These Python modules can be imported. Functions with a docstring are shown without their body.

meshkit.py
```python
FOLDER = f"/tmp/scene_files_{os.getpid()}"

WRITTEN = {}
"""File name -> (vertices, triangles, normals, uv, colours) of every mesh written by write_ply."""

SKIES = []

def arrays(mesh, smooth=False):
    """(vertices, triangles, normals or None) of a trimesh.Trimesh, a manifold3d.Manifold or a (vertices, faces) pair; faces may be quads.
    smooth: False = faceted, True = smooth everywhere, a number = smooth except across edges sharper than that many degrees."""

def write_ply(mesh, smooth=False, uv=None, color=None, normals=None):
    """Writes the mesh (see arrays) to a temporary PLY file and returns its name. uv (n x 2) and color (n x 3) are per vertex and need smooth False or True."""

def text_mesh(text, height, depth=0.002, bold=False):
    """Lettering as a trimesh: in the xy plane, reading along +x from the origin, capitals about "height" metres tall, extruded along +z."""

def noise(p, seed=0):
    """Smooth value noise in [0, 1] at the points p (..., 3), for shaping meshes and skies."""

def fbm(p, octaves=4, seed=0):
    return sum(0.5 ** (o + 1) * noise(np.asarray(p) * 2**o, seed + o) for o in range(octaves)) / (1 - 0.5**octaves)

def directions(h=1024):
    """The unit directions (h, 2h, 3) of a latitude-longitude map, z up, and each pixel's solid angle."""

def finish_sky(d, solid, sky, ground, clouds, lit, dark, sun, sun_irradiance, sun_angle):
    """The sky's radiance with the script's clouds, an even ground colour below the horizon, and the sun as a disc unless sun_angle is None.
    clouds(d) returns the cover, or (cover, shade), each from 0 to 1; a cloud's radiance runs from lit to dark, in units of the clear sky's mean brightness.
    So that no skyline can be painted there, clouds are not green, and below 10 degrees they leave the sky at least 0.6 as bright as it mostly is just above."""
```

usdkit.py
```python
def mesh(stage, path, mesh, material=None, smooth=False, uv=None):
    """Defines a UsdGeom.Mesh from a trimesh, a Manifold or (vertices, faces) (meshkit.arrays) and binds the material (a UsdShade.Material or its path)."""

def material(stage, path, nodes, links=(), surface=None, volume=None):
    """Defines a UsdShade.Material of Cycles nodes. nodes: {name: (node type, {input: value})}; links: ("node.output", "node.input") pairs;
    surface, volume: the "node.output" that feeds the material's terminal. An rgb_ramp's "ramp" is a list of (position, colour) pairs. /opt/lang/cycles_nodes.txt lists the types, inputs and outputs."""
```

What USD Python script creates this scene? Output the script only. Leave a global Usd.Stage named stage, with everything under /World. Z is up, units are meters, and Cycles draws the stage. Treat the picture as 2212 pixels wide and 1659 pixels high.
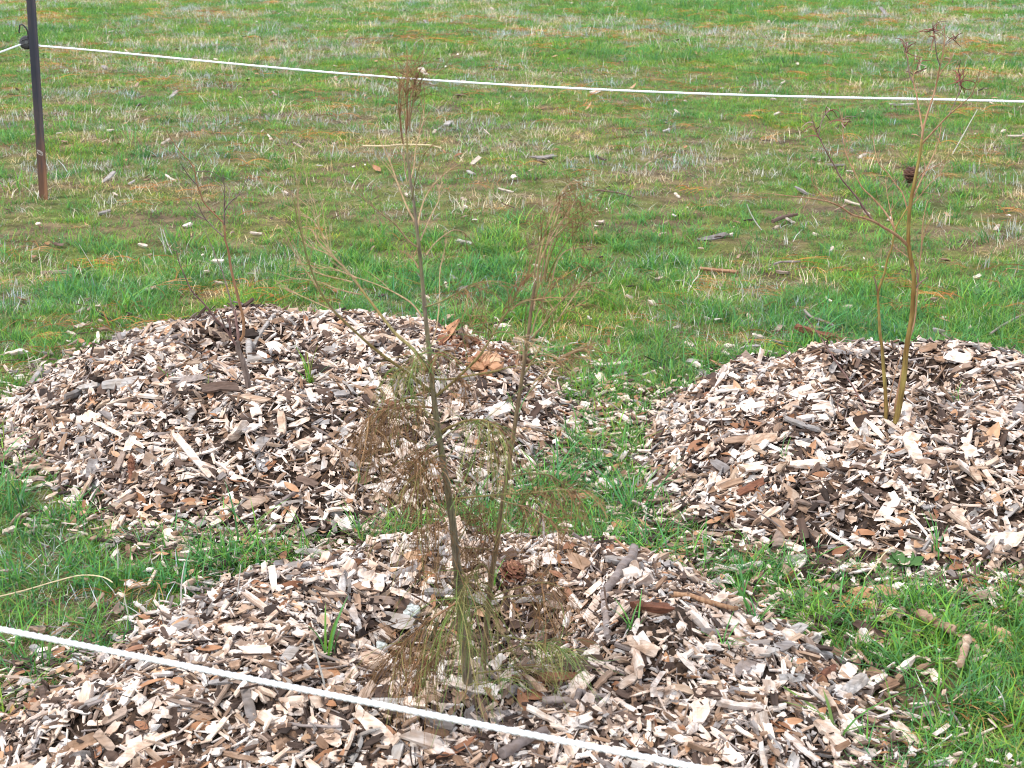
import math, random
import numpy as np, trimesh, usdkit, meshkit
from pxr import Usd, UsdGeom, UsdLux, UsdShade, Sdf, Gf, Vt

stage = Usd.Stage.CreateInMemory()
UsdGeom.SetStageUpAxis(stage, UsdGeom.Tokens.z)
UsdGeom.SetStageMetersPerUnit(stage, 1.0)
UsdGeom.Xform.Define(stage, '/World')
UsdGeom.Scope.Define(stage, '/World/Looks')

# ------------------------------------------------------------------ camera, sky, sun, exposure
CAM_H, PITCH, FPX, CX, CY = 1.6, math.radians(17.2), 3502.0, 1106.0, 829.5     # photo measured at 2212 x 1659
EXPOSURE = 1.1
cam = UsdGeom.Camera.Define(stage, '/World/camera')
cam.CreateFocalLengthAttr(27.0)
cam.CreateHorizontalApertureAttr(27.0 * 2212.0 / FPX)
cam.CreateFStopAttr(5.6)
cam.CreateFocusDistanceAttr(4.6)
cam.CreateExposureAttr(EXPOSURE)
cam.CreateClippingRangeAttr((0.1, 1000.0))
_x = UsdGeom.Xformable(cam)
_x.AddTranslateOp().Set((0, 0, CAM_H))
_x.AddRotateXOp().Set(90 - math.degrees(PITCH))

SUN_TO = np.array([-0.45, -0.35, 0.95]); SUN_TO /= np.linalg.norm(SUN_TO)
sky = UsdLux.DomeLight.Define(stage, '/World/sky')
sky_mat = usdkit.material(stage, '/World/Looks/sky_look', {
    's': ('sky_texture', {'sky_type': 'single_scattering', 'sun_disc': False, 'sun_elevation': float(math.asin(SUN_TO[2])), 'sun_rotation': float(math.atan2(SUN_TO[0], SUN_TO[1]))}),
    'tc': ('texture_coordinate', {}),
    'n': ('noise_texture', {'scale': 2.2, 'detail': 4.0, 'roughness': 0.55}),
    'r': ('rgb_ramp', {'ramp': [(0.25, (0.35, 0.35, 0.35)), (0.65, (0.9, 0.9, 0.9))]}),
    'm': ('mix_color', {'b': (9.0, 9.2, 9.6)}),
    'b': ('background_shader', {'strength': 0.115})},
    [('tc.generated', 'n.vector'), ('n.fac', 'r.fac'), ('r.color', 'm.fac'), ('s.color', 'm.a'), ('m.result', 'b.color')], surface='b.background')
UsdShade.MaterialBindingAPI.Apply(sky.GetPrim()).Bind(sky_mat)
sky.GetPrim().SetCustomDataByKey('kind', 'structure')
sun = UsdLux.DistantLight.Define(stage, '/World/sun')
sun.CreateIntensityAttr(0.6); sun.CreateAngleAttr(12.0); sun.CreateNormalizeAttr(True)
sun.CreateColorAttr(Gf.Vec3f(1.0, 0.95, 0.88))
_rot = Gf.Rotation(Gf.Vec3d(0, 0, 1), Gf.Vec3d(*map(float, SUN_TO)))
UsdGeom.Xformable(sun).AddTransformOp().Set(Gf.Matrix4d(_rot, Gf.Vec3d(0, 0, 20)))

# ------------------------------------------------------------------ measuring helpers
SP, CP = math.sin(PITCH), math.cos(PITCH)
def ray(px, py):
    a, b = (px - CX) / FPX, -(py - CY) / FPX
    return np.array([a, CP + b * SP, -SP + b * CP])
def P(px, py, z=0.0):
    d = ray(px, py); t = (z - CAM_H) / d[2]
    return np.array([0, 0, CAM_H]) + d * t
def PY(px, py, y):
    d = ray(px, py)
    return np.array([0, 0, CAM_H]) + d * (y / d[1])
def project(p):
    p = np.atleast_2d(np.asarray(p, float)); q = p - [0, 0, CAM_H]
    z = q[:, 1] * CP - q[:, 2] * SP; u = q[:, 1] * SP + q[:, 2] * CP
    return np.stack([CX + FPX * q[:, 0] / z, CY - FPX * u / z, z], 1)
def crop(ox, oy, s):
    return lambda pts: [((ox + x * s) / 1.8517, (oy + y * s) / 1.8517) for x, y in pts]
R4, R5, R6 = crop(0, 1024, .6174), crop(1365, 1024, .6174), crop(2730, 1024, .6175)
R7, R8, R9 = crop(0, 2048, .6174), crop(1365, 2048, .6174), crop(2730, 2048, .6175)
R1, R2, R3 = crop(0, 0, .6174), crop(1365, 0, .6174), crop(2730, 0, .6175)
T1, T2, T3, T4, T5 = crop(1150, 250, .3617), crop(1150, 800, .6304), crop(1850, 700, .4728), crop(1850, 1100, .4728), crop(1400, 1400, .4728)
T6, T7 = crop(1700, 1800, .5516), crop(1500, 2150, .7092)
A1, B1, C1, D1, E1 = crop(3100, 100, .788), crop(3100, 700, .788), crop(3350, 1250, .5252), crop(600, 500, .5775), crop(600, 1000, .6515)

# ------------------------------------------------------------------ prim helpers
used = {}
def numbered(path):
    n = used.get(path, 0); used[path] = n + 1
    return path if n == 0 else '%s_%03d' % (path, n)
def tag(prim, label=None, category=None, group=None, kind=None):
    p = prim.GetPrim() if hasattr(prim, 'GetPrim') else prim
    for k, v in (('label', label), ('category', category), ('group', group), ('kind', kind)):
        if v: p.SetCustomDataByKey(k, v)
    return p
def thing(name, label, category, loc=(0, 0, 0), group=None):
    x = UsdGeom.Xform.Define(stage, numbered('/World/' + name)); x.AddTranslateOp().Set(Gf.Vec3d(*map(float, loc)))
    tag(x, label, category, group); x.org = np.array(loc, float)
    return x
class MB:
    def __init__(s): s.v, s.f, s.c, s.n = [], [], [], 0
    def add(s, v, f, c=None):
        v = np.asarray(v, float); f = np.asarray(f, int)
        if f.shape[1] == 4: f = np.vstack([f[:, [0, 1, 2]], f[:, [0, 2, 3]]])
        s.v.append(v); s.f.append(f + s.n); s.n += len(v)
        s.c.append(np.broadcast_to(np.asarray(c if c is not None else (1, 1, 1), float), (len(v), 3)))
    def get(s): return np.vstack(s.v), np.vstack(s.f)
    def colors(s): return np.vstack(s.c)
def obj(name, mesh, mat, parent=None, smooth=False, tint=None, label=None, kind=None, org=None):
    base = str(parent.GetPath()) if parent is not None else '/World'
    v, f = (mesh.vertices, mesh.faces) if hasattr(mesh, 'faces') else mesh
    v = np.asarray(v, float)
    if org is not None: v = v - org
    m = usdkit.mesh(stage, numbered(base + '/' + name), (v, np.asarray(f)), mat, smooth=smooth)
    if tint is not None:
        UsdGeom.PrimvarsAPI(m).CreatePrimvar('tint', Sdf.ValueTypeNames.Color3fArray, 'vertex').Set(Vt.Vec3fArray.FromNumpy(np.asarray(tint, np.float32)))
    tag(m, label=label, kind=kind)
    return m
def quats(m):
    """(n,3,3) rotation matrices (columns = local axes) to a QuathArray."""
    from scipy.spatial.transform import Rotation
    q = Rotation.from_matrix(m).as_quat()
    return Vt.QuathArray([Gf.Quath(float(a[3]), float(a[0]), float(a[1]), float(a[2])) for a in q])
def instancer(path, protos, idx, pos, rot, scale, kind='stuff', label=None, category=None, protoname='piece'):
    """protos: (mesh, material, tint or None) list."""
    pi = UsdGeom.PointInstancer.Define(stage, numbered(path))
    paths = []
    for mesh, mat, tint in protos:
        m = obj(protoname, mesh, mat, pi, tint=tint)
        paths.append(m.GetPath())
    pi.CreatePrototypesRel().SetTargets(paths)
    pi.CreateProtoIndicesAttr(Vt.IntArray.FromNumpy(np.asarray(idx, np.int32)))
    pi.CreatePositionsAttr(Vt.Vec3fArray.FromNumpy(np.asarray(pos, np.float32)))
    pi.CreateOrientationsAttr(quats(rot))
    sc = np.asarray(scale, np.float32)
    if sc.ndim == 1: sc = np.repeat(sc[:, None], 3, 1)
    pi.CreateScalesAttr(Vt.Vec3fArray.FromNumpy(np.ascontiguousarray(sc)))
    tag(pi, label=label, category=category, kind=kind)
    return pi
def unit(a): a = np.asarray(a, float); return a / np.maximum(np.linalg.norm(a, axis=-1, keepdims=True), 1e-12)
def frames(normal, yaw, tilt, rng):
    """Rotations whose local z leans off the normal by a random tilt and whose x is turned by yaw."""
    n = len(normal)
    nn = unit(normal + rng.normal(0, 1, (n, 3)) * np.asarray(tilt)[..., None])
    a = np.stack([np.cos(yaw), np.sin(yaw), np.zeros(n)], 1)
    x = unit(a - nn * (a * nn).sum(1, keepdims=True)); y = np.cross(nn, x)
    return np.stack([x, y, nn], 2)
def tube(pts, rad, sides=6, caps=True):
    p = np.asarray(pts, float); n = len(p); rad = np.broadcast_to(np.asarray(rad, float), (n,))
    t = unit(np.gradient(p, axis=0)); u = np.cross(t[0], [0.3, 0.2, 1.0] if abs(t[0][2]) < .9 else [1, 0, 0.1]); u = unit(u)
    ang = np.arange(sides) * 2 * np.pi / sides; rings = []
    for i in range(n):
        u = unit(u - t[i] * (u @ t[i])); w = np.cross(t[i], u)
        rings.append(p[i] + rad[i] * (np.cos(ang)[:, None] * u + np.sin(ang)[:, None] * w))
    v = np.vstack(rings); k = np.arange(sides); k2 = (k + 1) % sides; f = []
    for i in range(n - 1):
        a, b = i * sides, (i + 1) * sides
        f += [np.stack([a + k, a + k2, b + k2], 1), np.stack([a + k, b + k2, b + k], 1)]
    if caps and sides > 2:
        c = np.arange(1, sides - 1)
        f += [np.stack([0 * c, c + 1, c], 1), (n - 1) * sides + np.stack([0 * c, c, c + 1], 1)]
    return v, np.vstack(f)
def smooth_path(pts, n):
    """Catmull-Rom resample to n points."""
    from scipy.interpolate import PchipInterpolator
    p = np.asarray(pts, float)
    if len(p) == 2: return p[0] + (p[1] - p[0]) * np.linspace(0, 1, n)[:, None]
    s = np.concatenate([[0], np.cumsum(np.linalg.norm(np.diff(p, axis=0), axis=1) + 1e-6)])
    return PchipInterpolator(s, p, axis=0)(np.linspace(0, s[-1], n))

# ------------------------------------------------------------------ materials
def MAT(name, nodes, links, surface): return usdkit.material(stage, '/World/Looks/' + name, nodes, links, surface=surface)
def wood(name, stops, grain=(0.62, 1.0), rough=0.85, gscale=(14, 150, 150), bump=0.25, blotch=None):
    """Timber: hue picked at random for each piece, long grain, blotches."""
    nodes = {'oi': ('object_info', {}), 'tc': ('texture_coordinate', {}), 'geo': ('geometry', {}),
             'r': ('rgb_ramp', {'ramp': stops}),
             'mp': ('mapping', {'scale': gscale}), 'n': ('noise_texture', {'scale': 1.0, 'detail': 3.0, 'roughness': .6}),
             'g': ('rgb_ramp', {'ramp': [(0.3, (grain[0],) * 3), (0.62, (grain[1],) * 3)]}),
             'm': ('mix_color', {'blend_type': 'multiply', 'fac': 1.0}),
             'n2': ('noise_texture', {'scale': 38.0, 'detail': 2.0}),
             'g2': ('rgb_ramp', {'ramp': [(0.38, blotch or (0.78, 0.72, 0.66)), (0.6, (1, 1, 1))]}),
             'm2': ('mix_color', {'blend_type': 'multiply', 'fac': 1.0}),
             'bp': ('bump', {'strength': bump, 'distance': 0.002}),
             'p': ('principled_bsdf', {'roughness': rough, 'specular_ior_level': 0.25})}
    links = [('oi.random', 'r.fac'), ('tc.object', 'mp.vector'), ('mp.vector', 'n.vector'), ('n.fac', 'g.fac'), ('r.color', 'm.a'), ('g.color', 'm.b'),
             ('geo.position', 'n2.vector'), ('n2.fac', 'g2.fac'), ('m.result', 'm2.a'), ('g2.color', 'm2.b'), ('m2.result', 'p.base_color'),
             ('n.fac', 'bp.height'), ('bp.normal', 'p.normal')]
    return MAT(name, nodes, links, 'p.BSDF')
pale_wood = wood('pale_wood', [(0, (.40, .30, .23)), (.15, (.54, .44, .37)), (.4, (.72, .62, .55)), (.6, (.60, .53, .49)), (.8, (.62, .585, .57)), (1, (.80, .73, .66))], grain=(.55, 1.0), blotch=(.72, .62, .55))
tan_wood = wood('tan_wood', [(0, (.17, .105, .07)), (.4, (.30, .20, .14)), (.7, (.24, .185, .16)), (1, (.38, .28, .205))], grain=(.5, 1.0))
grey_wood = wood('grey_wood', [(0, (.20, .18, .18)), (.5, (.28, .265, .265)), (1, (.38, .36, .35))], grain=(.55, 1.0))
dark_bark = wood('dark_bark', [(0, (.028, .019, .016)), (.5, (.066, .042, .033)), (1, (.13, .088, .070))], grain=(.5, 1.0), bump=.5)
red_bark = wood('red_bark', [(0, (.11, .045, .028)), (.5, (.20, .085, .05)), (1, (.27, .14, .09))], grain=(.5, 1.0), bump=.5)
leaf_brown = wood('leaf_brown', [(0, (.20, .09, .05)), (.5, (.33, .17, .09)), (1, (.42, .27, .17))], grain=(.8, 1.0), gscale=(30, 60, 60), rough=.6)
grey_bark = wood('grey_bark', [(0, (.17, .14, .135)), (1, (.29, .25, .24))], grain=(.6, 1.0), gscale=(20, 90, 90), bump=.5)
humus = MAT('humus', {'geo': ('geometry', {}), 'n': ('noise_texture', {'scale': 90.0, 'detail': 4.0}),
    'r': ('rgb_ramp', {'ramp': [(.3, (.012, .008, .006)), (.7, (.055, .036, .026))]}), 'p': ('principled_bsdf', {'roughness': .95, 'specular_ior_level': .1})},
    [('geo.position', 'n.vector'), ('n.fac', 'r.fac'), ('r.color', 'p.base_color')], 'p.BSDF')
def plain(name, col, rough=.7, noise=None, scale=60.0, spec=.3, metallic=0.0):
    nodes = {'geo': ('geometry', {}), 'n': ('noise_texture', {'scale': scale, 'detail': 4.0}), 'r': ('rgb_ramp', {'ramp': [(.35, col), (.65, noise or col)]}),
             'bp': ('bump', {'strength': .3, 'distance': .002}),
             'p': ('principled_bsdf', {'roughness': rough, 'specular_ior_level': spec, 'metallic': metallic})}
    return MAT(name, nodes, [('geo.position', 'n.vector'), ('n.fac', 'r.fac'), ('r.color', 'p.base_color'), ('n.fac', 'bp.height'), ('bp.normal', 'p.normal')], 'p.BSDF')
def blade(name, translucent=.35, rough=.5, vary=.35):
    """Leaf blades: colour of each blade from the mesh, hue drifting over the field."""
    nodes = {'a': ('attribute', {'attribute': 'tint'}), 'oi': ('object_info', {}), 'geo': ('geometry', {}),
             'n': ('noise_texture', {'scale': 1.3, 'detail': 4.0}),
             'rr': ('rgb_ramp', {'ramp': [(0, (1 - vary, 1 - vary * .9, 1 - vary)), (1, (1 + vary, 1 + vary * .8, 1 + vary * .6))]}),
             'm': ('mix_color', {'blend_type': 'multiply', 'fac': 1.0}),
             'nr': ('rgb_ramp', {'ramp': [(.34, (.80, .98, 1.10)), (.50, (1.05, 1.05, .95)), (.66, (1.45, 1.18, .72))]}),
             'm2': ('mix_color', {'blend_type': 'multiply', 'fac': 1.0}),
             'd': ('principled_bsdf', {'roughness': rough, 'specular_ior_level': .3}), 't': ('translucent_bsdf', {}), 'x': ('mix_closure', {'fac': translucent})}
    return MAT(name, nodes, [('oi.random', 'rr.fac'), ('a.color', 'm.a'), ('rr.color', 'm.b'), ('geo.position', 'n.vector'), ('n.fac', 'nr.fac'),
        ('m.result', 'm2.a'), ('nr.color', 'm2.b'), ('m2.result', 'd.base_color'), ('m2.result', 't.color'), ('d.BSDF', 'x.closure1'), ('t.BSDF', 'x.closure2')], 'x.closure')
green_blade = blade('green_blade')
straw_blade = blade('straw_blade', .2, .8, .25)
stem_look = lambda name, a, b, scale=120.: plain(name, a, .75, b, scale)
needle_look = MAT('needle_look', {'a': ('attribute', {'attribute': 'tint'}), 'p': ('principled_bsdf', {'roughness': .7, 'specular_ior_level': .2})}, [('a.color', 'p.base_color')], 'p.BSDF')

# ------------------------------------------------------------------ terrain and mound shapes
def ground_z(x, y):
    q = np.stack([np.asarray(x) * .55, np.asarray(y) * .55, np.zeros_like(np.asarray(x, float))], -1)
    q2 = np.stack([np.asarray(x) * 4.0, np.asarray(y) * 4.0, np.ones_like(np.asarray(x, float))], -1)
    return (meshkit.noise(q, 3) - .5) * .03 + (meshkit.noise(q2, 5) - .5) * .014
class Mound:
    def __init__(s, centre, edge, height, crater, well, seed):
        s.c = P(*centre)[:2]; s.h, s.crater, s.seed = height, crater, seed
        s.well = P(well[0], well[1], height * crater)[:2]
        pts = np.array([P(*e)[:2] if len(e) == 2 else np.array(e[:2]) + s.c for e in edge]) - s.c
        a = np.arctan2(pts[:, 1], pts[:, 0]); o = np.argsort(a); s.a = a[o]; s.r = np.linalg.norm(pts, axis=1)[o]
    def R(s, ang):
        a = np.concatenate([s.a - 2 * np.pi, s.a, s.a + 2 * np.pi]); r = np.tile(s.r, 3)
        from scipy.interpolate import PchipInterpolator
        return PchipInterpolator(a, r)((np.asarray(ang) + np.pi) % (2 * np.pi) - np.pi)
    def s_of(s, x, y):
        dx, dy = np.asarray(x) - s.c[0], np.asarray(y) - s.c[1]
        return np.hypot(dx, dy) / s.R(np.arctan2(dy, dx))
    def z(s, x, y):
        t = s.s_of(x, y)
        dome = np.clip(1 - np.clip((t - .40) / .60, 0, 2) ** 1.7, 0, 1)
        w = np.hypot(np.asarray(x) - s.well[0], np.asarray(y) - s.well[1]) / (.27 if s.seed == 1 else .19)
        dome = dome - (1 - s.crater) * np.exp(-w ** 4) * (t < 1)
        q = np.stack([np.asarray(x) * 7, np.asarray(y) * 7, np.full_like(np.asarray(x, float), s.seed)], -1)
        return np.where(t < 1.0, s.h * dome + (meshkit.fbm(q, 3, s.seed) - .5) * .11 * np.clip((1.0 - t) * 4, 0, 1), -.02)
M_FRONT = Mound((985, 1505), [(20, 1560), (140, 1505), (400, 1330), (560, 1255), (850, 1195), (1150, 1178), (1420, 1230), (1600, 1320), (1740, 1385), (1850, 1480), (1880, 1580), (1900, 1700), (1600, 1880), (1000, 1950), (400, 1850), (-50, 1690)], .185, .02, (1000, 1455), 1)
M_LEFT = Mound((640, 905), [(15, 905), (90, 1015), (220, 1105), (420, 1155), (650, 1170), (850, 1130), (1010, 1090), (1170, 1005), (1235, 930), (1215, 850), (1130, 790), (900, 745), (600, 735), (300, 770), (90, 840)], .225, .18, (545, 845), 2)
M_RIGHT = Mound((1920, 985), [(1385, 985), (1410, 920), (1500, 850), (1400, 1050), (1470, 1120), (1620, 1185), (1800, 1225), (2000, 1245), (2200, 1255), (2400, 1180), (2490, 1000), (2400, 870), (2150, 815), (1850, 800), (1620, 815)], .21, .15, (1925, 915), 3)
MOUNDS = [M_FRONT, M_LEFT, M_RIGHT]
def surf_z(x, y):
    z = ground_z(x, y)
    for m in MOUNDS: z = np.maximum(z, ground_z(x, y) + m.z(x, y))
    return z
def surf_n(x, y, e=.02):
    return unit(np.stack([-(surf_z(x + e, y) - surf_z(x - e, y)) / (2 * e), -(surf_z(x, y + e) - surf_z(x, y - e)) / (2 * e), np.ones_like(x)], -1))
def on_surface(px, py, lift=0.0):
    """Where the sight line of a photo point meets the ground or a mound."""
    d = ray(px, py); lo, hi = (CAM_H - .40) / -d[2], (CAM_H + .05) / -d[2]
    for n in (160, 60):
        t = np.linspace(lo, hi, n); q = np.array([0, 0, CAM_H]) + d * t[:, None]
        below = q[:, 2] < surf_z(q[:, 0], q[:, 1]) + lift
        i = int(np.argmax(below)) if below.any() else n - 1
        lo, hi = t[max(i - 1, 0)], t[i]
    return q[i]

# ground: fine in view, coarse out to the horizon
def axis(lo, hi, step, far):
    a = np.arange(lo, hi + 1e-6, step); g = np.geomspace(step, far, 14)
    return np.concatenate([lo - g[::-1], a, hi + g])
gx, gy = axis(-9, 9, .1, 300), axis(-1, 26, .1, 300)
X, Y = np.meshgrid(gx, gy, indexing='ij')
V = np.stack([X, Y, ground_z(X, Y)], -1).reshape(-1, 3)
i = np.arange(len(gx) - 1)[:, None] * len(gy) + np.arange(len(gy) - 1); i = i.ravel()
F = np.vstack([np.stack([i, i + len(gy), i + len(gy) + 1], 1), np.stack([i, i + len(gy) + 1, i + 1], 1)])
soil = MAT('soil', {'geo': ('geometry', {}),
    'n1': ('noise_texture', {'scale': 1.6, 'detail': 5.0, 'roughness': .62}), 'n2': ('noise_texture', {'scale': 70.0, 'detail': 4.0, 'roughness': .7}), 'n3': ('noise_texture', {'scale': 7.0, 'detail': 4.0}),
    'r1': ('rgb_ramp', {'ramp': [(.3, (.085, .062, .046)), (.45, (.16, .125, .072)), (.55, (.12, .13, .042)), (.75, (.085, .14, .034))]}),
    'r3': ('rgb_ramp', {'ramp': [(.35, (.45, .45, .45)), (.6, (1, 1, 1))]}),
    'r2': ('rgb_ramp', {'ramp': [(.3, (.35, .35, .35)), (.7, (1.35, 1.3, 1.2))]}),
    'm': ('mix_color', {'blend_type': 'multiply', 'fac': 1.0}), 'm2': ('mix_color', {'blend_type': 'multiply', 'fac': 1.0}),
    'bp': ('bump', {'strength': .7, 'distance': .01}), 'p': ('principled_bsdf', {'roughness': .95, 'specular_ior_level': .1})},
    [('geo.position', 'n1.vector'), ('geo.position', 'n2.vector'), ('geo.position', 'n3.vector'), ('n1.fac', 'r1.fac'), ('n2.fac', 'r2.fac'), ('n3.fac', 'r3.fac'), ('r1.color', 'm.a'), ('r2.color', 'm.b'),
     ('m.result', 'm2.a'), ('r3.color', 'm2.b'), ('m2.result', 'p.base_color'), ('n2.fac', 'bp.height'), ('bp.normal', 'p.normal')], 'p.BSDF')
tag(obj('ground', (V, F), soil, smooth=True), label='paddock soil under the patchy grass', kind='structure')

# ------------------------------------------------------------------ chip shapes
def chip(L, W, T, rng, nl=6, nw=4, jag=.16, bend=.0, taper=.25, leafy=False):
    """One split chip: a warped slab with torn ends, grain along x."""
    s = np.linspace(-.5, .5, nl); c = np.linspace(-.5, .5, nw)
    A, B = np.meshgrid(s, c, indexing='ij')
    if leafy: prof = np.clip(1 - (2 * np.abs(s)) ** 2.2, .04, 1)
    else: prof = 1 - taper * rng.random() * (2 * np.abs(s)) ** 2 + rng.normal(0, .07, nl)
    skew = rng.normal(0, .22)
    x = A * L + skew * B * W * (0 if leafy else 1); y = B * W * prof[:, None] + np.cumsum(rng.normal(0, .03, nl))[:, None] * W
    if not leafy:
        x[0] -= rng.random(nw) * jag * L; x[-1] += rng.random(nw) * jag * L
        x[0] += rng.random() * jag * L * .5; y += rng.normal(0, .03, y.shape) * W
    curve = bend * ((2 * A) ** 2 - .3) * L * .25
    cup = rng.normal(0, .10) * (2 * B) ** 2 * W
    th = T * (1 - .45 * (2 * np.abs(B)) ** 2 * rng.random()) * (1 + rng.normal(0, .12, x.shape))
    if not leafy: th[0] *= rng.uniform(.25, 1); th[-1] *= rng.uniform(.25, 1)
    mid = curve + cup + (rng.normal(0, .06, x.shape) * T)
    top = np.stack([x, y, mid + th / 2], -1).reshape(-1, 3); bot = np.stack([x * .97, y * .94, mid - th / 2], -1).reshape(-1, 3)
    i = (np.arange(nl - 1)[:, None] * nw + np.arange(nw - 1)).ravel(); N = nl * nw
    f = [np.stack([i, i + nw, i + nw + 1], 1), np.stack([i, i + nw + 1, i + 1], 1), N + np.stack([i, i + nw + 1, i + nw], 1), N + np.stack([i, i + 1, i + nw + 1], 1)]
    loop = np.concatenate([np.arange(0, nw), np.arange(2 * nw - 1, N, nw), np.arange(N - 2, N - nw - 1, -1), np.arange(N - 2 * nw, 0, -nw)])
    a, b = loop, np.roll(loop, -1)
    f += [np.stack([a, N + b, b], 1), np.stack([a, N + a, N + b], 1)]
    return np.vstack([top, bot]), np.vstack(f)
def twig(L, r, rng, n=6, sides=5, crook=.05):
    p = np.stack([np.linspace(-L / 2, L / 2, n), np.cumsum(rng.normal(0, crook, n)) * L * .35, np.cumsum(rng.normal(0, crook * .6, n)) * L * .3], 1)
    return tube(p - p.mean(0), r * np.linspace(1, .65, n) * (1 + rng.normal(0, .08, n)), sides)
rng = np.random.default_rng(11)
PROTO = []; KLASS = {}
def klass(name, count, make, mat):
    KLASS[name] = (len(PROTO), count)
    for _ in range(count): PROTO.append((make(), mat, None))
U = rng.uniform
klass('pale', 14, lambda: chip(U(.018, .044), U(.007, .019), U(.003, .008), rng, bend=U(-.2, .2)), pale_wood)
klass('tan', 8, lambda: chip(U(.020, .050), U(.008, .020), U(.003, .007), rng, bend=U(-.2, .2)), tan_wood)
klass('grey', 5, lambda: chip(U(.022, .050), U(.008, .020), U(.002, .006), rng, bend=U(-.3, .3)), grey_wood)
klass('dark', 8, lambda: chip(U(.018, .048), U(.006, .018), U(.002, .006), rng, bend=U(-.4, .4)), dark_bark)
klass('leaf', 5, lambda: chip(U(.035, .065), U(.012, .020), .0012, rng, 7, 3, bend=U(-.7, .7), leafy=True), leaf_brown)
klass('pale_splinter', 8, lambda: chip(U(.022, .055), U(.0025, .006), U(.002, .004), rng, 5, 3, bend=U(-.2, .2)), pale_wood)
klass('tan_splinter', 6, lambda: chip(U(.020, .050), U(.0025, .006), U(.002, .004), rng, 5, 3, bend=U(-.3, .3)), tan_wood)
klass('dark_twig', 8, lambda: twig(U(.03, .09), U(.0010, .0026), rng), dark_bark)
klass('grey_twig', 5, lambda: twig(U(.03, .10), U(.0012, .003), rng), grey_bark)
NAMES = list(KLASS)

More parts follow.
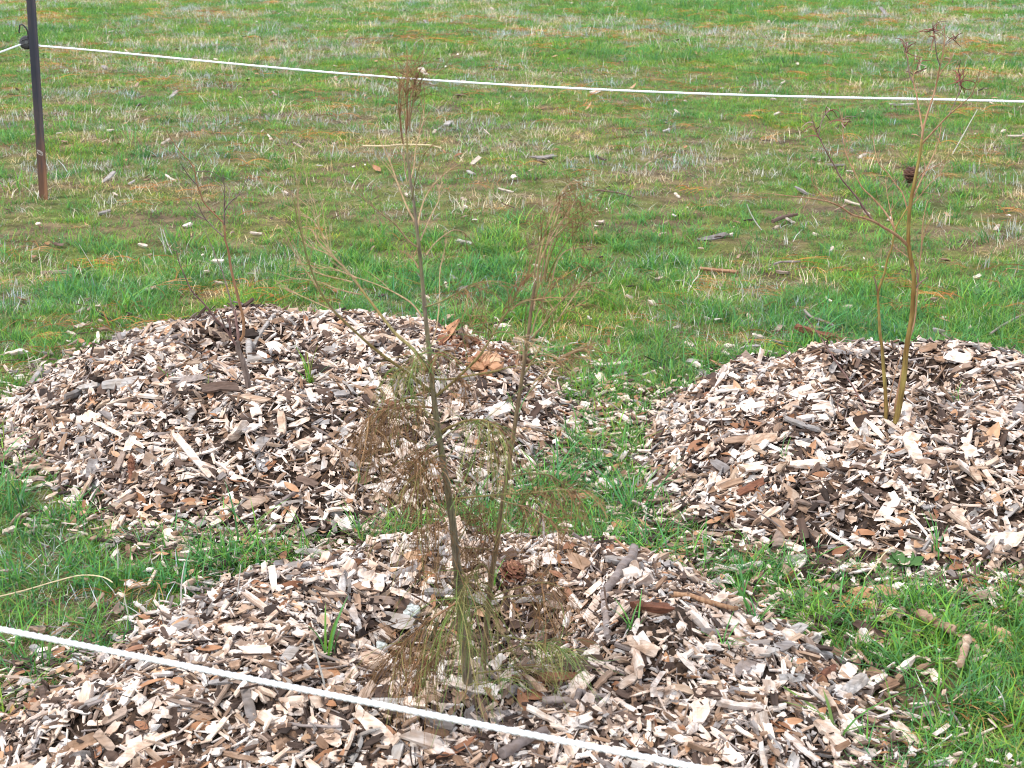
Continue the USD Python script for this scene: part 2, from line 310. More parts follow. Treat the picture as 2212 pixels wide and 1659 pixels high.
# ------------------------------------------------------------------ the three mulch mounds
def in_frame(p, m=60):
    q = project(p); return (q[:, 0] > -m) & (q[:, 0] < 2212 + m) & (q[:, 1] > -m) & (q[:, 1] < 1659 + m) & (q[:, 2] > .5)
DIRT = [P(*R8([(2130, 890)])[0], .10)[:2]]
def mound(m, label, seed, n_small, n_big=300):
    rng = np.random.default_rng(seed)
    t = thing('mulch_mound', label, 'mulch mound', (m.c[0], m.c[1], 0))
    # heap of dark mould
    rr, aa = np.linspace(0, 1.03, 34), np.linspace(0, 2 * np.pi, 73)[:-1]
    Rg, Ag = np.meshgrid(rr, aa, indexing='ij'); x = m.c[0] + Rg * m.R(Ag) * np.cos(Ag); y = m.c[1] + Rg * m.R(Ag) * np.sin(Ag)
    v = np.stack([x, y, np.where(Rg > 1, -.05, ground_z(x, y) + np.maximum(m.z(x, y), 0) + .004)], -1).reshape(-1, 3)
    i = (np.arange(33)[:, None] * 72 + np.arange(72)).ravel(); j = (np.arange(33)[:, None] * 72 + (np.arange(72) + 1) % 72).ravel()
    f = np.vstack([np.stack([i, i + 72, j + 72], 1), np.stack([i, j + 72, j], 1)])
    obj('mulch_bed', (v, f), humus, t, smooth=True, org=t.org)
    def scatter(n, fringe):
        a = rng.uniform(0, 2 * np.pi, n); s = np.sqrt(rng.random(n)) * 1.0
        far = rng.random(n) < fringe; s = np.where(far, .95 + np.abs(rng.normal(0, .17, n)), s); s = s * (1 + (meshkit.fbm(np.stack([np.cos(a) * 4, np.sin(a) * 4, np.full(n, seed * 1.0)], -1), 3, seed) - .45) * .22 * np.clip(s, 0, 1) ** 3)
        x, y = m.c[0] + s * m.R(a) * np.cos(a), m.c[1] + s * m.R(a) * np.sin(a)
        keep = in_frame(np.stack([x, y, np.full(n, .1)], 1), 250)
        for d in DIRT: keep &= (np.hypot(x - d[0], y - d[1]) > .075) | (rng.random(n) < .12)
        return x[keep], y[keep], s[keep]
    # small pieces
    x, y, s = scatter(n_small, .075)
    w = np.hypot(x - m.well[0], y - m.well[1]); n = len(x)
    inwell = np.clip(1.5 - w / (.24 if m is M_FRONT else .17), 0, 1) * (1.0 if m is M_FRONT else .8)
    patch = meshkit.fbm(np.stack([x * 4, y * 4, np.full(n, seed)], -1), 3, seed)
    brown = np.clip(inwell + (patch - .52) * 2.4, 0, 1)
    base = np.array([.205, .075, .055, .085, .022, .245, .125, .13, .06]); brownp = np.array([.05, .08, .04, .24, .05, .08, .14, .26, .06])
    pr = base[None] * (1 - brown[:, None]) + brownp[None] * brown[:, None]; pr /= pr.sum(1, keepdims=True)
    k = (pr.cumsum(1) < rng.random(n)[:, None]).sum(1).clip(0, 8)
    first = np.array([KLASS[q][0] for q in NAMES]); cnt = np.array([KLASS[q][1] for q in NAMES])
    idx = first[k] + (rng.random(n) * cnt[k]).astype(int)
    nrm = surf_n(x, y); lift = rng.uniform(-.005, .014, n) + np.where(k >= 5, .001, .002)
    lift = np.where(s > 1, .012 + rng.uniform(0, .015, n), lift)
    pos = np.stack([x, y, surf_z(x, y)], 1) + nrm * lift[:, None]
    rot = frames(nrm, rng.uniform(0, 2 * np.pi, n), np.where(k < 5, .44, .26), rng)
    sc = rng.lognormal(-.26, .36, n)
    instancer(str(t.GetPath()) + '/small_chips', PROTO, idx, pos - t.org, rot, sc, protoname='chip_piece', label='small wood chips, splinters and bark bits of the heap')
    # the pieces that show largest, each one by itself
    made = 0
    while made < n_big:
        x, y, s = scatter(600, .02)
        p = np.stack([x, y, surf_z(x, y)], 1); nrm = surf_n(x, y)
        see = in_frame(p, -5) & ((nrm * unit(np.array([0, 0, CAM_H]) - p)).sum(1) > .12)
        rot = frames(nrm, rng.uniform(0, 2 * np.pi, len(x)), np.full(len(x), .36), rng)
        for q in np.nonzero(see)[0]:
            if made >= n_big: break
            u = rng.random(); L = min(.040 * rng.lognormal(0.10, .32), .11); W = L * rng.uniform(.22, .55); T = rng.uniform(.004, .011)
            inw = np.hypot(x[q] - m.well[0], y[q] - m.well[1]) < .22
            if inw and rng.random() < .75: u = .62 + u * .34
            if u < .62: mesh, mat = chip(L, min(W, .036), T, rng, 5, 3, bend=rng.uniform(-.2, .25)), pale_wood
            elif u < .69: mesh, mat = chip(L, min(W, .034), T, rng, 5, 3, bend=rng.uniform(-.2, .2)), tan_wood
            elif u < .80: mesh, mat = chip(L * 1.1, W, T * .7, rng, 5, 3, bend=rng.uniform(-.3, .3)), grey_wood
            elif u < .91: mesh, mat = chip(L * 1.1, W, T * .8, rng, 5, 3, bend=rng.uniform(-.4, .4)), dark_bark
            elif u < .96: mesh, mat = chip(L * 1.2, min(W, .026), .0012, rng, 6, 3, bend=rng.uniform(-.6, .6), leafy=True), leaf_brown
            else: mesh, mat = chip(L * 1.5, .010, .006, rng, 5, 3, bend=rng.uniform(-.15, .15)), pale_wood
            v = mesh[0] @ rot[q].T + p[q] + nrm[q] * rng.uniform(.009, .019)
            nm = {id(pale_wood): 'wood_chip', id(tan_wood): 'wood_chip', id(grey_wood): 'wood_chip', id(dark_bark): 'bark_chip', id(leaf_brown): 'dry_leaf'}[id(mat)]
            obj(nm, (v, mesh[1]), mat, t, org=t.org); made += 1
    return t
mound(M_FRONT, 'wood chip mulch mound nearest the camera around the tallest sapling, behind the near rope', 101, 34000)
mound(M_LEFT, 'wood chip mulch mound at left around the small forked bare sapling', 102, 35000)
mound(M_RIGHT, 'wood chip mulch mound at right around the sapling with yellow-green stems', 103, 32000)

# ------------------------------------------------------------------ grass
def blades(rng, n, radius, h, w, lean, cols, curl=.5, segs=2, mat=None, flat=0.0):
    """A clump of n ribbon blades. h, w: (low, high); lean: how far the tips bend out."""
    mb = MB()
    for _ in range(n):
        a, r = rng.uniform(0, 2 * np.pi), radius * math.sqrt(rng.random())
        base = np.array([r * math.cos(a), r * math.sin(a), -.008]); b = rng.uniform(0, 2 * np.pi)
        out = np.array([math.cos(b), math.sin(b), 0]); side = np.array([-out[1], out[0], 0]) * rng.uniform(*w) / 2
        H = rng.uniform(*h); ln = rng.uniform(*lean); ks = np.linspace(0, 1, segs + 1)
        if flat and rng.random() < flat: ln, H = rng.uniform(1.6, 3), H * .35
        pts = [base + np.array([0, 0, 1]) * H * (k - .35 * k * k * min(ln, 1.2)) + out * H * ln * k ** (1 + curl) for k in ks]
        v = []
        for k, p in zip(ks[:-1], pts[:-1]): v += [p - side * (1 - .45 * k), p + side * (1 - .45 * k)]
        v.append(pts[-1]); f = []
        for q in range(segs - 1): f += [[2 * q, 2 * q + 1, 2 * q + 3], [2 * q, 2 * q + 3, 2 * q + 2]]
        f.append([2 * segs - 2, 2 * segs - 1, 2 * segs])
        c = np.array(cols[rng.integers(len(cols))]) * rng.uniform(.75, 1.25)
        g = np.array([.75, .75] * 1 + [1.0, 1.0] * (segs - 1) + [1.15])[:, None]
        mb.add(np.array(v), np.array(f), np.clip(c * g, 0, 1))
    return mb.get(), mat, mb.colors()
rng = np.random.default_rng(21)
G1 = [(.082, .225, .036), (.100, .255, .032), (.068, .200, .058), (.130, .260, .030), (.160, .225, .042)]
G2 = [(.052, .180, .052), (.066, .205, .042), (.088, .225, .038), (.045, .155, .055)]
YG = [(.17, .24, .032), (.20, .24, .036), (.13, .24, .030), (.23, .21, .07)]
ST = [(.36, .29, .18), (.42, .36, .26), (.28, .21, .13), (.36, .34, .30)]
GR = [(.44, .44, .44), (.38, .39, .41), (.50, .49, .47), (.34, .33, .33)]
OR = [(.33, .155, .055), (.26, .115, .045), (.38, .22, .10)]
GRASS = []; GK = {}
def gk(name, n, mk):
    GK[name] = (len(GRASS), n)
    for _ in range(n): GRASS.append(mk())
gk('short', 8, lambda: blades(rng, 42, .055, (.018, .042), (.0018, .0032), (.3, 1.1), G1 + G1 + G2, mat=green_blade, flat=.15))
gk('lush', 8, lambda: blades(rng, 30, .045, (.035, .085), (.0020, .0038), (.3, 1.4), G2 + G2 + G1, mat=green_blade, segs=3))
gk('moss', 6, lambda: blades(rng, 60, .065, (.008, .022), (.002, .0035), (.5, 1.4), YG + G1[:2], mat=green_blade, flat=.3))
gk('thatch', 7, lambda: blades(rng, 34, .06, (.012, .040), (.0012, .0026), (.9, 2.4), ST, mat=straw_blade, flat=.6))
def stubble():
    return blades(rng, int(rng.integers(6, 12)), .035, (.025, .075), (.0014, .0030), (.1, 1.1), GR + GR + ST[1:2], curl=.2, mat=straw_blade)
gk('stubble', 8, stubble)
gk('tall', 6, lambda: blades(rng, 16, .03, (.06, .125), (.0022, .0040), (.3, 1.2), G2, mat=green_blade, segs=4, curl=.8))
def needles():
    mb = MB()
    for _ in range(int(rng.integers(3, 7))):
        L, a = rng.uniform(.06, .14), rng.uniform(0, 2 * np.pi); o = rng.normal(0, .03, 2); c = np.array(OR[rng.integers(3)]) * rng.uniform(.8, 1.2)
        for da in (0, rng.uniform(.05, .25)):
            k = np.linspace(0, 1, 4); q = a + da + k * rng.normal(0, .4)
            p = np.stack([o[0] + k * L * np.cos(q), o[1] + k * L * np.sin(q), .012 + .012 * np.sin(k * 3)], 1)
            v, f = tube(p, .0007, 3); mb.add(v, f, c)
    return mb.get(), straw_blade, mb.colors()
gk('pine_needle', 6, needles)

def field(n, zlo, zhi, rng):
    """Points over the part of the field the lens and a step aside can see, even in density."""
    y = np.sqrt(rng.uniform(zlo ** 2, zhi ** 2, n)); x = rng.uniform(-1, 1, n) * (y * .345 + .35)
    return x, y
def edge_s(x, y): return np.min([m.s_of(x, y) for m in MOUNDS], axis=0)
def fb(x, y, sc, seed, o=3): return meshkit.fbm(np.stack([x * sc, y * sc, np.full_like(x, seed * 7.3)], -1), o, seed)
def sow(path, label, cat, parts, rng):
    idx, pos, scl = [], [], []
    for name, x, y, s in parts:
        a, c = GK[name]; idx.append(a + rng.integers(0, c, len(x))); pos.append(np.stack([x, y, ground_z(x, y)], 1)); scl.append(s)
    idx, pos, scl = np.concatenate(idx), np.vstack(pos), np.concatenate(scl); n = len(idx)
    rot = frames(np.tile([0, 0, 1.], (n, 1)), rng.uniform(0, 2 * np.pi, n), np.full(n, .08), rng)
    use = np.unique(idx); back = np.zeros(len(GRASS), int); back[use] = np.arange(len(use))
    instancer(path, [GRASS[i] for i in use], back[idx], pos, rot, scl, label=label, category=cat, protoname='clump')
    return n
rng = np.random.default_rng(31)
def near_density(x, y, near, far): return np.where(y < 7, near, near * (7 / np.maximum(y, 7)) ** 1.1 * far)
def pick(n, lo, hi, prob, grow=True):
    x, y = field(n, lo, hi, rng); es = edge_s(x, y)
    ok = (es > 1.0 + rng.normal(0, .035, n)) & (rng.random(n) < prob(x, y, es))
    x, y = x[ok], y[ok]
    s = rng.lognormal(0, .22, len(x)) * (np.clip(1 + (y - 6) * .045, 1, 1.8) if grow else 1)
    return x, y, s
def spots(x, y, lst):
    g = np.zeros_like(x)
    for px, py, w in lst:
        c = P(px, py); g += np.exp(-((x - c[0]) ** 2 + (y - c[1]) ** 2 * .6) / w ** 2)
    return np.clip(g, 0, 1)
GREENEST = [(1450, 30, 1.1), (1600, 25, .9), (920, 72, .45), (1480, 235, .7), (1560, 130, .8), (1900, 270, .6), (1430, 480, .6), (1900, 420, .5), (560, 470, .45), (1060, 560, .6), (1980, 660, .5), (1350, 120, .6), (250, 560, .5)]
DRIEST = [(1500, 390, .9), (1720, 30, .8), (2050, 90, .9), (420, 150, .8), (150, 620, .6), (1650, 330, .6), (300, 320, .6), (1270, 60, .6), (2150, 420, .6), (60, 400, .6), (1130, 300, .5)]
lushness = lambda x, y: np.clip((fb(x, y, .75, 4) - .5) * 3.2 + .5 + np.clip((6.0 - y) * .14, -.25, .45) + spots(x, y, GREENEST) * .9, 0, 1)
dryness = lambda x, y: np.clip((fb(x, y, 1.2, 9, 4) - .5) * 4.5 + .40 + np.clip((y - 6) * .02, 0, .08) + spots(x, y, DRIEST) * .6 - spots(x, y, GREENEST) * .8, 0, 1)
SOIL = [(P(*p)[:2], r) for p, r in ((R4([(1330, 270)])[0], .11), (R9([(1500, 1160)])[0], .10), (R7([(2160, 215)])[0], .10), (R6([(380, 560)])[0], .12), (R5([(1490, 470)])[0], .09), (R4([(60, 1300)])[0], .10), (R1([(960, 1630)])[0], .10), (R5([(1800, 690)])[0], .08))]
def bare(x, y):
    b = fb(x, y, 2.6, 15) < .33
    for c, r in SOIL: b |= np.hypot(x - c[0], (y - c[1]) * .8) < r
    return b
parts = []
def put(name, n, lo, hi, prob, grow=True):
    x, y, s = pick(n, lo, hi, prob, grow); parts.append((name, x, y, s))
put('short', 9000, 2.0, 7, lambda x, y, e: np.where(bare(x, y), .15, .9 - .3 * dryness(x, y)))
put('short', 34000, 7, 26, lambda x, y, e: np.where(bare(x, y), .12, .95 - .62 * dryness(x, y)))
put('moss', 5000, 2.0, 7, lambda x, y, e: .55 - .3 * lushness(x, y))
put('moss', 17000, 7, 26, lambda x, y, e: .8 - .3 * lushness(x, y))
put('lush', 9000, 2.0, 7.5, lambda x, y, e: np.where(bare(x, y), .1, .08 + .85 * lushness(x, y) ** 1.5) * np.clip((7.5 - y) / 2.2, .25, 1))
put('lush', 9000, 7.5, 26, lambda x, y, e: .02 + .8 * lushness(x, y) ** 3)
put('tall', 1500, 2.0, 5.5, lambda x, y, e: np.clip(lushness(x, y) - .35, 0, 1) * np.clip(1.7 - e, .1, .6))
sow('/World/grass', 'short patchy green grass of the paddock around the mounds', 'grass', parts, rng)
parts = []
put('thatch', 5500, 2.0, 7, lambda x, y, e: .25 + .55 * dryness(x, y))
put('thatch', 30000, 7, 26, lambda x, y, e: .16 + .74 * dryness(x, y))
put('stubble', 2600, 2.0, 7, lambda x, y, e: .22 + .6 * dryness(x, y) ** 1.3)
put('stubble', 19000, 7, 26, lambda x, y, e: .09 + .75 * dryness(x, y) ** 1.4)
sow('/World/dry_grass', 'grey and straw coloured dead grass stalks among the green', 'dry grass', parts, rng)
parts = []
put('pine_needle', 700, 2.0, 7, lambda x, y, e: .5)
put('pine_needle', 3600, 7, 26, lambda x, y, e: .12 + .55 * (fb(x, y, 1.1, 33) > .52))
sow('/World/fallen_needles', 'orange fallen pine needles strewn over the grass', 'pine needles', parts, rng)

# ------------------------------------------------------------------ saplings
def tint_of(v, cols, rng): return np.clip(np.array(cols[rng.integers(len(cols))]) * rng.uniform(.75, 1.25), 0, 1)
class Sapling:
    def __init__(s, name, label, base_px, seed, lean_y=0.0):
        b = on_surface(*base_px); s.y0 = b[1]; s.rng, s.k = np.random.default_rng(seed), {5: .78, 6: .74, 7: .62}[seed]
        s.t = thing(name, label, 'sapling', (b[0], b[1], b[2] - .03)); s.known = []
    def path(s, px, dy, n=None, start=None):
        px = np.asarray(px, float); n = n or max(6, 4 * len(px))
        q = smooth_path(px, n)
        if start is not None: y = start
        elif s.known:
            allp = np.vstack([k[0] for k in s.known]); ally = np.concatenate([k[1] for k in s.known])
            y = ally[np.argmin(np.hypot(*(allp - q[0]).T))]
        else: y = s.y0
        Y = y + dy * np.linspace(0, 1, n); s.known.append((q, Y))
        return np.array([PY(a, b, c) for (a, b), c in zip(q, Y)])
    def limb(s, name, px, r0, r1, dy, mat, parent=None, sides=8, start=None, knots=0.0, label=None):
        p = s.path(px, dy, start=start); k = project(p)[:, 2] / FPX
        r = np.linspace(1, 0, len(p)) * (r0 - r1) + r1
        if name == 'branch': r = np.maximum(r * s.k, .62)
        r = r * (1 + s.rng.normal(0, knots, len(p)))
        m = obj(name, tube(p, r * k, sides), mat, parent or s.t, smooth=True, org=s.t.org, label=label); m.p = p
        return m
    def spray(s, parent, p, t0, t1, n, L, droop, cols, spread=.35, fwd=.5, up=0.0, r=.0006, side=.4, name='needle_spray', mat=None):
        mb = MB(); rng = s.rng; u = np.linspace(0, 1, len(p))
        for _ in range(int(n * (.62 if n > 40 else .9))):
            t = rng.uniform(t0, t1); a = np.array([np.interp(t, u, p[:, j]) for j in range(3)]); b = np.array([np.interp(min(t + .05, 1), u, p[:, j]) for j in range(3)])
            tg = unit(b - a) if t < .95 else unit(p[-1] - p[-2]); d = unit(tg * fwd + rng.normal(0, spread, 3) + np.array([0, 0, up])); ln = rng.uniform(*L); q = [a]; k = 6
            bend = rng.normal(0, .16, 3)
            for j in range(k):
                d = unit(d + np.array([0, 0, -droop]) + bend + rng.normal(0, .10, 3)); q.append(q[-1] + d * ln / k)
            c = tint_of(None, cols, rng)
            v, f = tube(np.array(q), r * np.linspace(1.1, .6, k + 1), 3); mb.add(v, f, c)
            for _ in range(2 if rng.random() < side else 0):
                j = rng.integers(1, k - 1); d2 = unit(np.array(q[j + 1]) - q[j] + rng.normal(0, .45, 3)); q2 = [np.array(q[j])]
                for _ in range(3): d2 = unit(d2 + np.array([0, 0, -droop * 1.3])); q2.append(q2[-1] + d2 * ln * .14)
                v, f = tube(np.array(q2), r * .8, 3); mb.add(v, f, c * .95)
        m = obj(name, mb.get(), mat or needle_look, parent, tint=mb.colors(), org=s.t.org, kind='stuff')
        return m
    def twigs(s, parent, p, t0, t1, n, L, r, mat, spread=.22, droop=.0, up=.15, sides=4, name='twig'):
        rng = s.rng; u = np.linspace(0, 1, len(p)); out = []
        for _ in range(n):
            t = rng.uniform(t0, t1); a = np.array([np.interp(t, u, p[:, j]) for j in range(3)]); b = np.array([np.interp(min(t + .08, 1), u, p[:, j]) for j in range(3)])
            d = unit((unit(b - a) if t < .9 else unit(p[-1] - p[-3])) + rng.normal(0, spread, 3) + np.array([0, 0, up])); ln = rng.uniform(*L); q = [a]
            bend = rng.normal(0, .05, 3)
            for _ in range(6): d = unit(d + bend + rng.normal(0, .05, 3) + np.array([0, 0, -droop])); q.append(q[-1] + d * ln / 6)
            q = np.array(q); m = obj(name, tube(q, r * np.linspace(1, .45, 7), sides), mat, parent, smooth=True, org=s.t.org); m.p = q; out.append(m)
        return out
def bark(name, a, b, scale, c=None):
    nodes = {'tc': ('texture_coordinate', {}), 'mp': ('mapping', {'scale': (1, 1, .14)}), 'n': ('noise_texture', {'scale': scale, 'detail': 4.0}), 'r': ('rgb_ramp', {'ramp': [(.35, a), (.62, b)]}),
             'n2': ('noise_texture', {'scale': 9.0, 'detail': 2.0}), 'r2': ('rgb_ramp', {'ramp': [(.4, (1, 1, 1)), (.6, c or (1, 1, 1))]}), 'm': ('mix_color', {'blend_type': 'multiply', 'fac': 1.0}),
             'bp': ('bump', {'strength': .6, 'distance': .002}), 'p': ('principled_bsdf', {'roughness': .75, 'specular_ior_level': .25})}
    return MAT(name, nodes, [('tc.object', 'mp.vector'), ('mp.vector', 'n.vector'), ('n.fac', 'r.fac'), ('tc.object', 'n2.vector'), ('n2.fac', 'r2.fac'), ('r.color', 'm.a'), ('r2.color', 'm.b'), ('m.result', 'p.base_color'), ('n.fac', 'bp.height'), ('bp.normal', 'p.normal')], 'p.BSDF')
trunk_bark = bark('trunk_bark', (.085, .066, .052), (.185, .148, .110), 260., (.85, .95, .72))
stem_bark = bark('stem_bark', (.085, .060, .036), (.165, .120, .066), 260.)
olive_stem = bark('olive_stem', (.12, .110, .048), (.20, .185, .080), 200., (1, .8, .65))
tan_stem = bark('tan_stem', (.19, .125, .075), (.32, .225, .13), 200.)
brown_stem = bark('brown_stem', (.14, .07, .036), (.22, .12, .065), 200.)
grey_stem = bark('grey_stem', (.085, .062, .052), (.16, .12, .105), 200.)
yellow_stem = bark('yellow_stem', (.13, .098, .030), (.24, .185, .055), 160., (.62, .42, .35))
russet_stem = bark('russet_stem', (.20, .105, .06), (.32, .20, .12), 160., (.8, .75, .7))
purple_stem = bark('purple_stem', (.10, .055, .050), (.18, .11, .10), 160.)
BROWN = [(.13, .068, .030), (.165, .09, .040), (.10, .055, .028), (.19, .115, .055)]
OLIVE = [(.145, .135, .045), (.12, .12, .035), (.16, .11, .048), (.175, .16, .06)]
GREEN = [(.10, .17, .042), (.13, .20, .046), (.08, .14, .04), (.17, .19, .06)]
TAN = [(.30, .20, .115), (.25, .155, .08), (.34, .25, .15)]

s = Sapling('sapling', 'tallest sapling with two upright stems and drooping brown needles on the front mound', (1013, 1498), 5)
t1 = s.limb('trunk', [(1018, 1540), (1008, 1450), (1000, 1370), (994, 1300), (988, 1235), (978, 1130), (966, 1050), (955, 985), (945, 920), (935, 840), (925, 740), (915, 640), (908, 560), (900, 490), (893, 430), (885, 380), (880, 330)], 11.5, 2.2, 0, trunk_bark, sides=10, knots=.02)
t2 = s.limb('trunk', T7([(610, 840), (612, 700), (620, 600), (632, 480), (645, 330), (660, 200), (690, 20)]) + [(1085, 1090), (1100, 1000), (1115, 900), (1130, 800), (1140, 730), (1150, 650), (1156, 610)], 7.0, 3.4, .06, stem_bark, start=s.y0 + .05, sides=9, knots=.03)
R = s.rng
def br(px, r0, r1, dy, mat=olive_stem, tips=0, tipL=(.06, .16), tipmat=tan_stem, spread=.16, drop=0.0, rng_t=(.45, 1), label=None, needles=None):
    b = s.limb('branch', px, r0, r1, dy, mat, sides=6, label=label)
    if tips: s.twigs(b, b.p, rng_t[0], rng_t[1], tips, tipL, .0007, tipmat, spread=spread, droop=drop)
    if needles: s.spray(b, b.p, *needles[0], **needles[1])
    return b
# upper tips of the leader: a bundle of rust brown shoots
b = br([(881, 340), (878, 290), (873, 230), (871, 190)], 3.0, 1.3, .02, olive_stem)
for pts, mt in (([(1310, 800), (1320, 560), (1335, 250), (1340, 80)], brown_stem), ([(1262, 760), (1240, 560), (1228, 440), (1240, 280), (1238, 165)], brown_stem), ([(1345, 640), (1360, 420), (1400, 250), (1440, 110)], brown_stem),
                ([(1280, 900), (1245, 640), (1248, 500), (1268, 460)], brown_stem), ([(1335, 700), (1350, 480), (1385, 330), (1460, 260)], tan_stem), ([(1320, 740), (1330, 600), (1310, 380), (1320, 200)], brown_stem), ([(1350, 760), (1375, 520), (1420, 380), (1480, 300)], tan_stem)):
    q = s.limb('branch', T1(pts), 2.4, 1.0, R.uniform(-.06, .06), mt, sides=5)
    s.spray(q, q.p, .55, 1, 9, (.04, .10), .06, BROWN, spread=.22, fwd=.9, up=.2)
br(T1([(1375, 1000), (1360, 1180), (1330, 1340), (1300, 1200), (1290, 1060), (1265, 1010)]), 1.4, .9, .05, tan_stem, 3, (.03, .07))
# pale arching branches, left side
l1 = br([(930, 845), (880, 806), (811, 755), (757, 707), (720, 670), (692, 629), (680, 602), (665, 561), (652, 510), (641, 472), (636, 432)], 5.2, 1.3, -.22, olive_stem, 10, (.05, .14), tan_stem, .18)
l2 = br([(922, 800), (893, 755), (859, 725), (825, 684), (805, 657), (781, 626), (767, 605), (740, 575), (716, 547), (696, 510), (679, 463), (662, 442)], 5.5, 1.3, .20, olive_stem, 12, (.05, .15), tan_stem, .18)
for pts in ([(440, 500), (380, 470), (250, 430), (200, 440)], [(330, 400), (250, 340), (150, 300), (90, 255)], [(280, 340), (200, 270), (150, 190), (100, 170)], [(470, 600), (300, 560), (200, 520), (60, 500), (0, 510)], [(410, 520), (330, 500), (210, 470), (150, 440)],
            [(240, 250), (190, 170), (150, 120), (100, 105)], [(290, 700), (200, 660), (90, 610), (0, 575)], [(215, 590), (140, 480), (70, 380), (40, 330)]):
    q = br(T2(pts), 2.2, .9, R.uniform(-.08, .08), tan_stem, 3, (.03, .08), tan_stem, .15)
br(T2([(850, 740), (780, 650), (720, 610), (600, 550), (450, 495), (400, 480)]), 2.6, 1.0, .12, tan_stem, 5, (.04, .10))
br(T2([(830, 300), (780, 270), (720, 200), (690, 160), (600, 90), (490, 0)]) + [(760, 405)], 3.0, 1.0, -.15, tan_stem, 5, (.04, .10))
br(T2([(830, 430), (790, 370), (760, 345)]), 2.0, 1.0, .08, brown_stem, 6, (.02, .04), brown_stem, .4)
br([(897, 480), (884, 457), (868, 420), (855, 385), (846, 358), (836, 336), (820, 300)], 2.8, 1.0, .12, tan_stem, 4, (.04, .10))
# right side of the leader
br([(902, 500), (914, 438), (933, 404), (957, 379), (982, 360), (1004, 348)], 2.7, 1.0, .14, tan_stem, 5, (.03, .08), brown_stem, .2)
br([(890, 430), (894, 404), (908, 354), (922, 326), (940, 310)], 2.6, 1.0, -.12, olive_stem, 6, (.03, .08), brown_stem, .2, .05)
br([(886, 390), (894, 360), (898, 321), (908, 281), (916, 252), (912, 229)], 2.2, .9, .10, tan_stem, 4, (.03, .07), brown_stem)
br(T2([(840, 260), (880, 170), (920, 80), (960, 0)]) + [(950, 405), (958, 392)], 2.4, .9, .16, tan_stem, 4, (.03, .08))
br(T2([(880, 350), (930, 280), (1000, 220), (1060, 190), (1100, 195), (1140, 240)]), 2.2, .9, .12, tan_stem, 4, (.03, .06), brown_stem, .25, .12)
br(T2([(905, 930), (950, 780), (965, 600), (965, 450), (975, 400)]), 2.2, .8, .18, tan_stem, 4, (.04, .09))
br(T2([(870, 680), (960, 650), (1060, 600), (1150, 555), (1269, 530)]), 2.6, 1.0, -.16, olive_stem, needles=((.45, 1, 22, (.05, .12), .28, BROWN), {}))
br(T5([(720, 395), (790, 340), (860, 280), (1000, 150), (1130, 10)]) + T4([(100, 740), (200, 600), (300, 430), (390, 290), (470, 150), (560, 30)]), 4.2, 1.2, -.10, olive_stem, 11, (.05, .14), brown_stem, .15, rng_t=(.6, 1))
br(T4([(240, 515), (330, 480), (420, 490), (500, 530), (570, 580)]), 2.4, 1.0, -.1, olive_stem, needles=((.35, 1, 18, (.04, .09), .12, TAN), {'fwd': .9, 'spread': .2}))
br(T5([(708, 242), (780, 250), (860, 245), (1000, 220), (1270, 170)]) + T4([(200, 840), (400, 780), (600, 750), (800, 700), (1000, 620), (1080, 600)]), 3.2, 1.0, .22, olive_stem, 9, (.05, .12), brown_stem, .2, rng_t=(.55, 1))
br(T5([(780, 690), (840, 655), (900, 630), (1000, 595), (1100, 590), (1200, 620), (1270, 690)]), 4.4, 1.6, -.08, olive_stem, needles=((.35, 1, 105, (.10, .22), .55, OLIVE + GREEN + BROWN[:2]), {'fwd': .35}))
br(T5([(700, 490), (600, 480), (420, 490), (300, 505), (200, 535), (120, 640)]), 3.6, 1.2, -.10, brown_stem, needles=((.3, 1, 95, (.07, .19), .5, BROWN), {'fwd': .4}))
br(T5([(675, 350), (500, 400), (350, 465), (200, 560), (130, 650)]), 2.8, 1.0, .12, brown_stem, needles=((.35, 1, 55, (.07, .17), .5, BROWN), {'fwd': .4}))
br(T5([(725, 580), (660, 530), (600, 500), (470, 450)]), 2.3, 1.0, .10, olive_stem, needles=((.3, 1, 26, (.06, .15), .45, OLIVE + BROWN), {}))
br(T5([(620, 140), (540, 150), (440, 155), (380, 200)]), 2.0, 1.0, -.06, olive_stem, needles=((.2, 1, 60, (.06, .15), .6, OLIVE + GREEN[:2]), {'fwd': .2}))
br(T5([(640, 120), (600, 60), (560, 10)]), 2.4, 1.2, -.12, olive_stem, needles=((.2, 1, 34, (.06, .13), .5, OLIVE + GREEN), {'fwd': -.1}))
br(T5([(745, 810), (690, 830), (640, 860), (540, 950)]), 2.6, 1.0, -.10, brown_stem, needles=((.3, 1, 75, (.07, .17), .5, BROWN), {'fwd': .3}))
br(T4([(-70, 640), (0, 560), (60, 430), (130, 330)]), 1.6, .8, .05, brown_stem, needles=((.2, 1, 26, (.04, .10), .5, BROWN), {}))
br(T5([(715, 30), (760, 20), (800, 60)]), 1.6, .8, -.05, brown_stem, needles=((.2, 1, 30, (.06, .12), .55, BROWN), {'fwd': .2}))
br(T5([(900, 260), (940, 245), (975, 270)]), 1.4, .8, -.04, brown_stem, needles=((.2, 1, 22, (.04, .10), .55, BROWN), {'fwd': .2}))
br(T6([(205, 355), (350, 340), (600, 320), (800, 310), (950, 290), (1200, 300)]), 3.2, 1.0, -.12, olive_stem, needles=((.5, 1, 70, (.05, .14), .38, BROWN + OLIVE[:1]), {'fwd': .6}))
br(T6([(470, 330), (600, 380), (760, 420), (900, 500)]), 2.2, .9, -.06, tan_stem, needles=((.3, 1, 40, (.05, .14), .35, BROWN), {'fwd': .6}))
br(T6([(612, 200), (680, 180), (750, 170), (900, 180), (1000, 250), (1060, 300)]), 2.8, 1.0, .12, olive_stem, needles=((.4, 1, 45, (.05, .14), .38, BROWN), {'fwd': .5}))
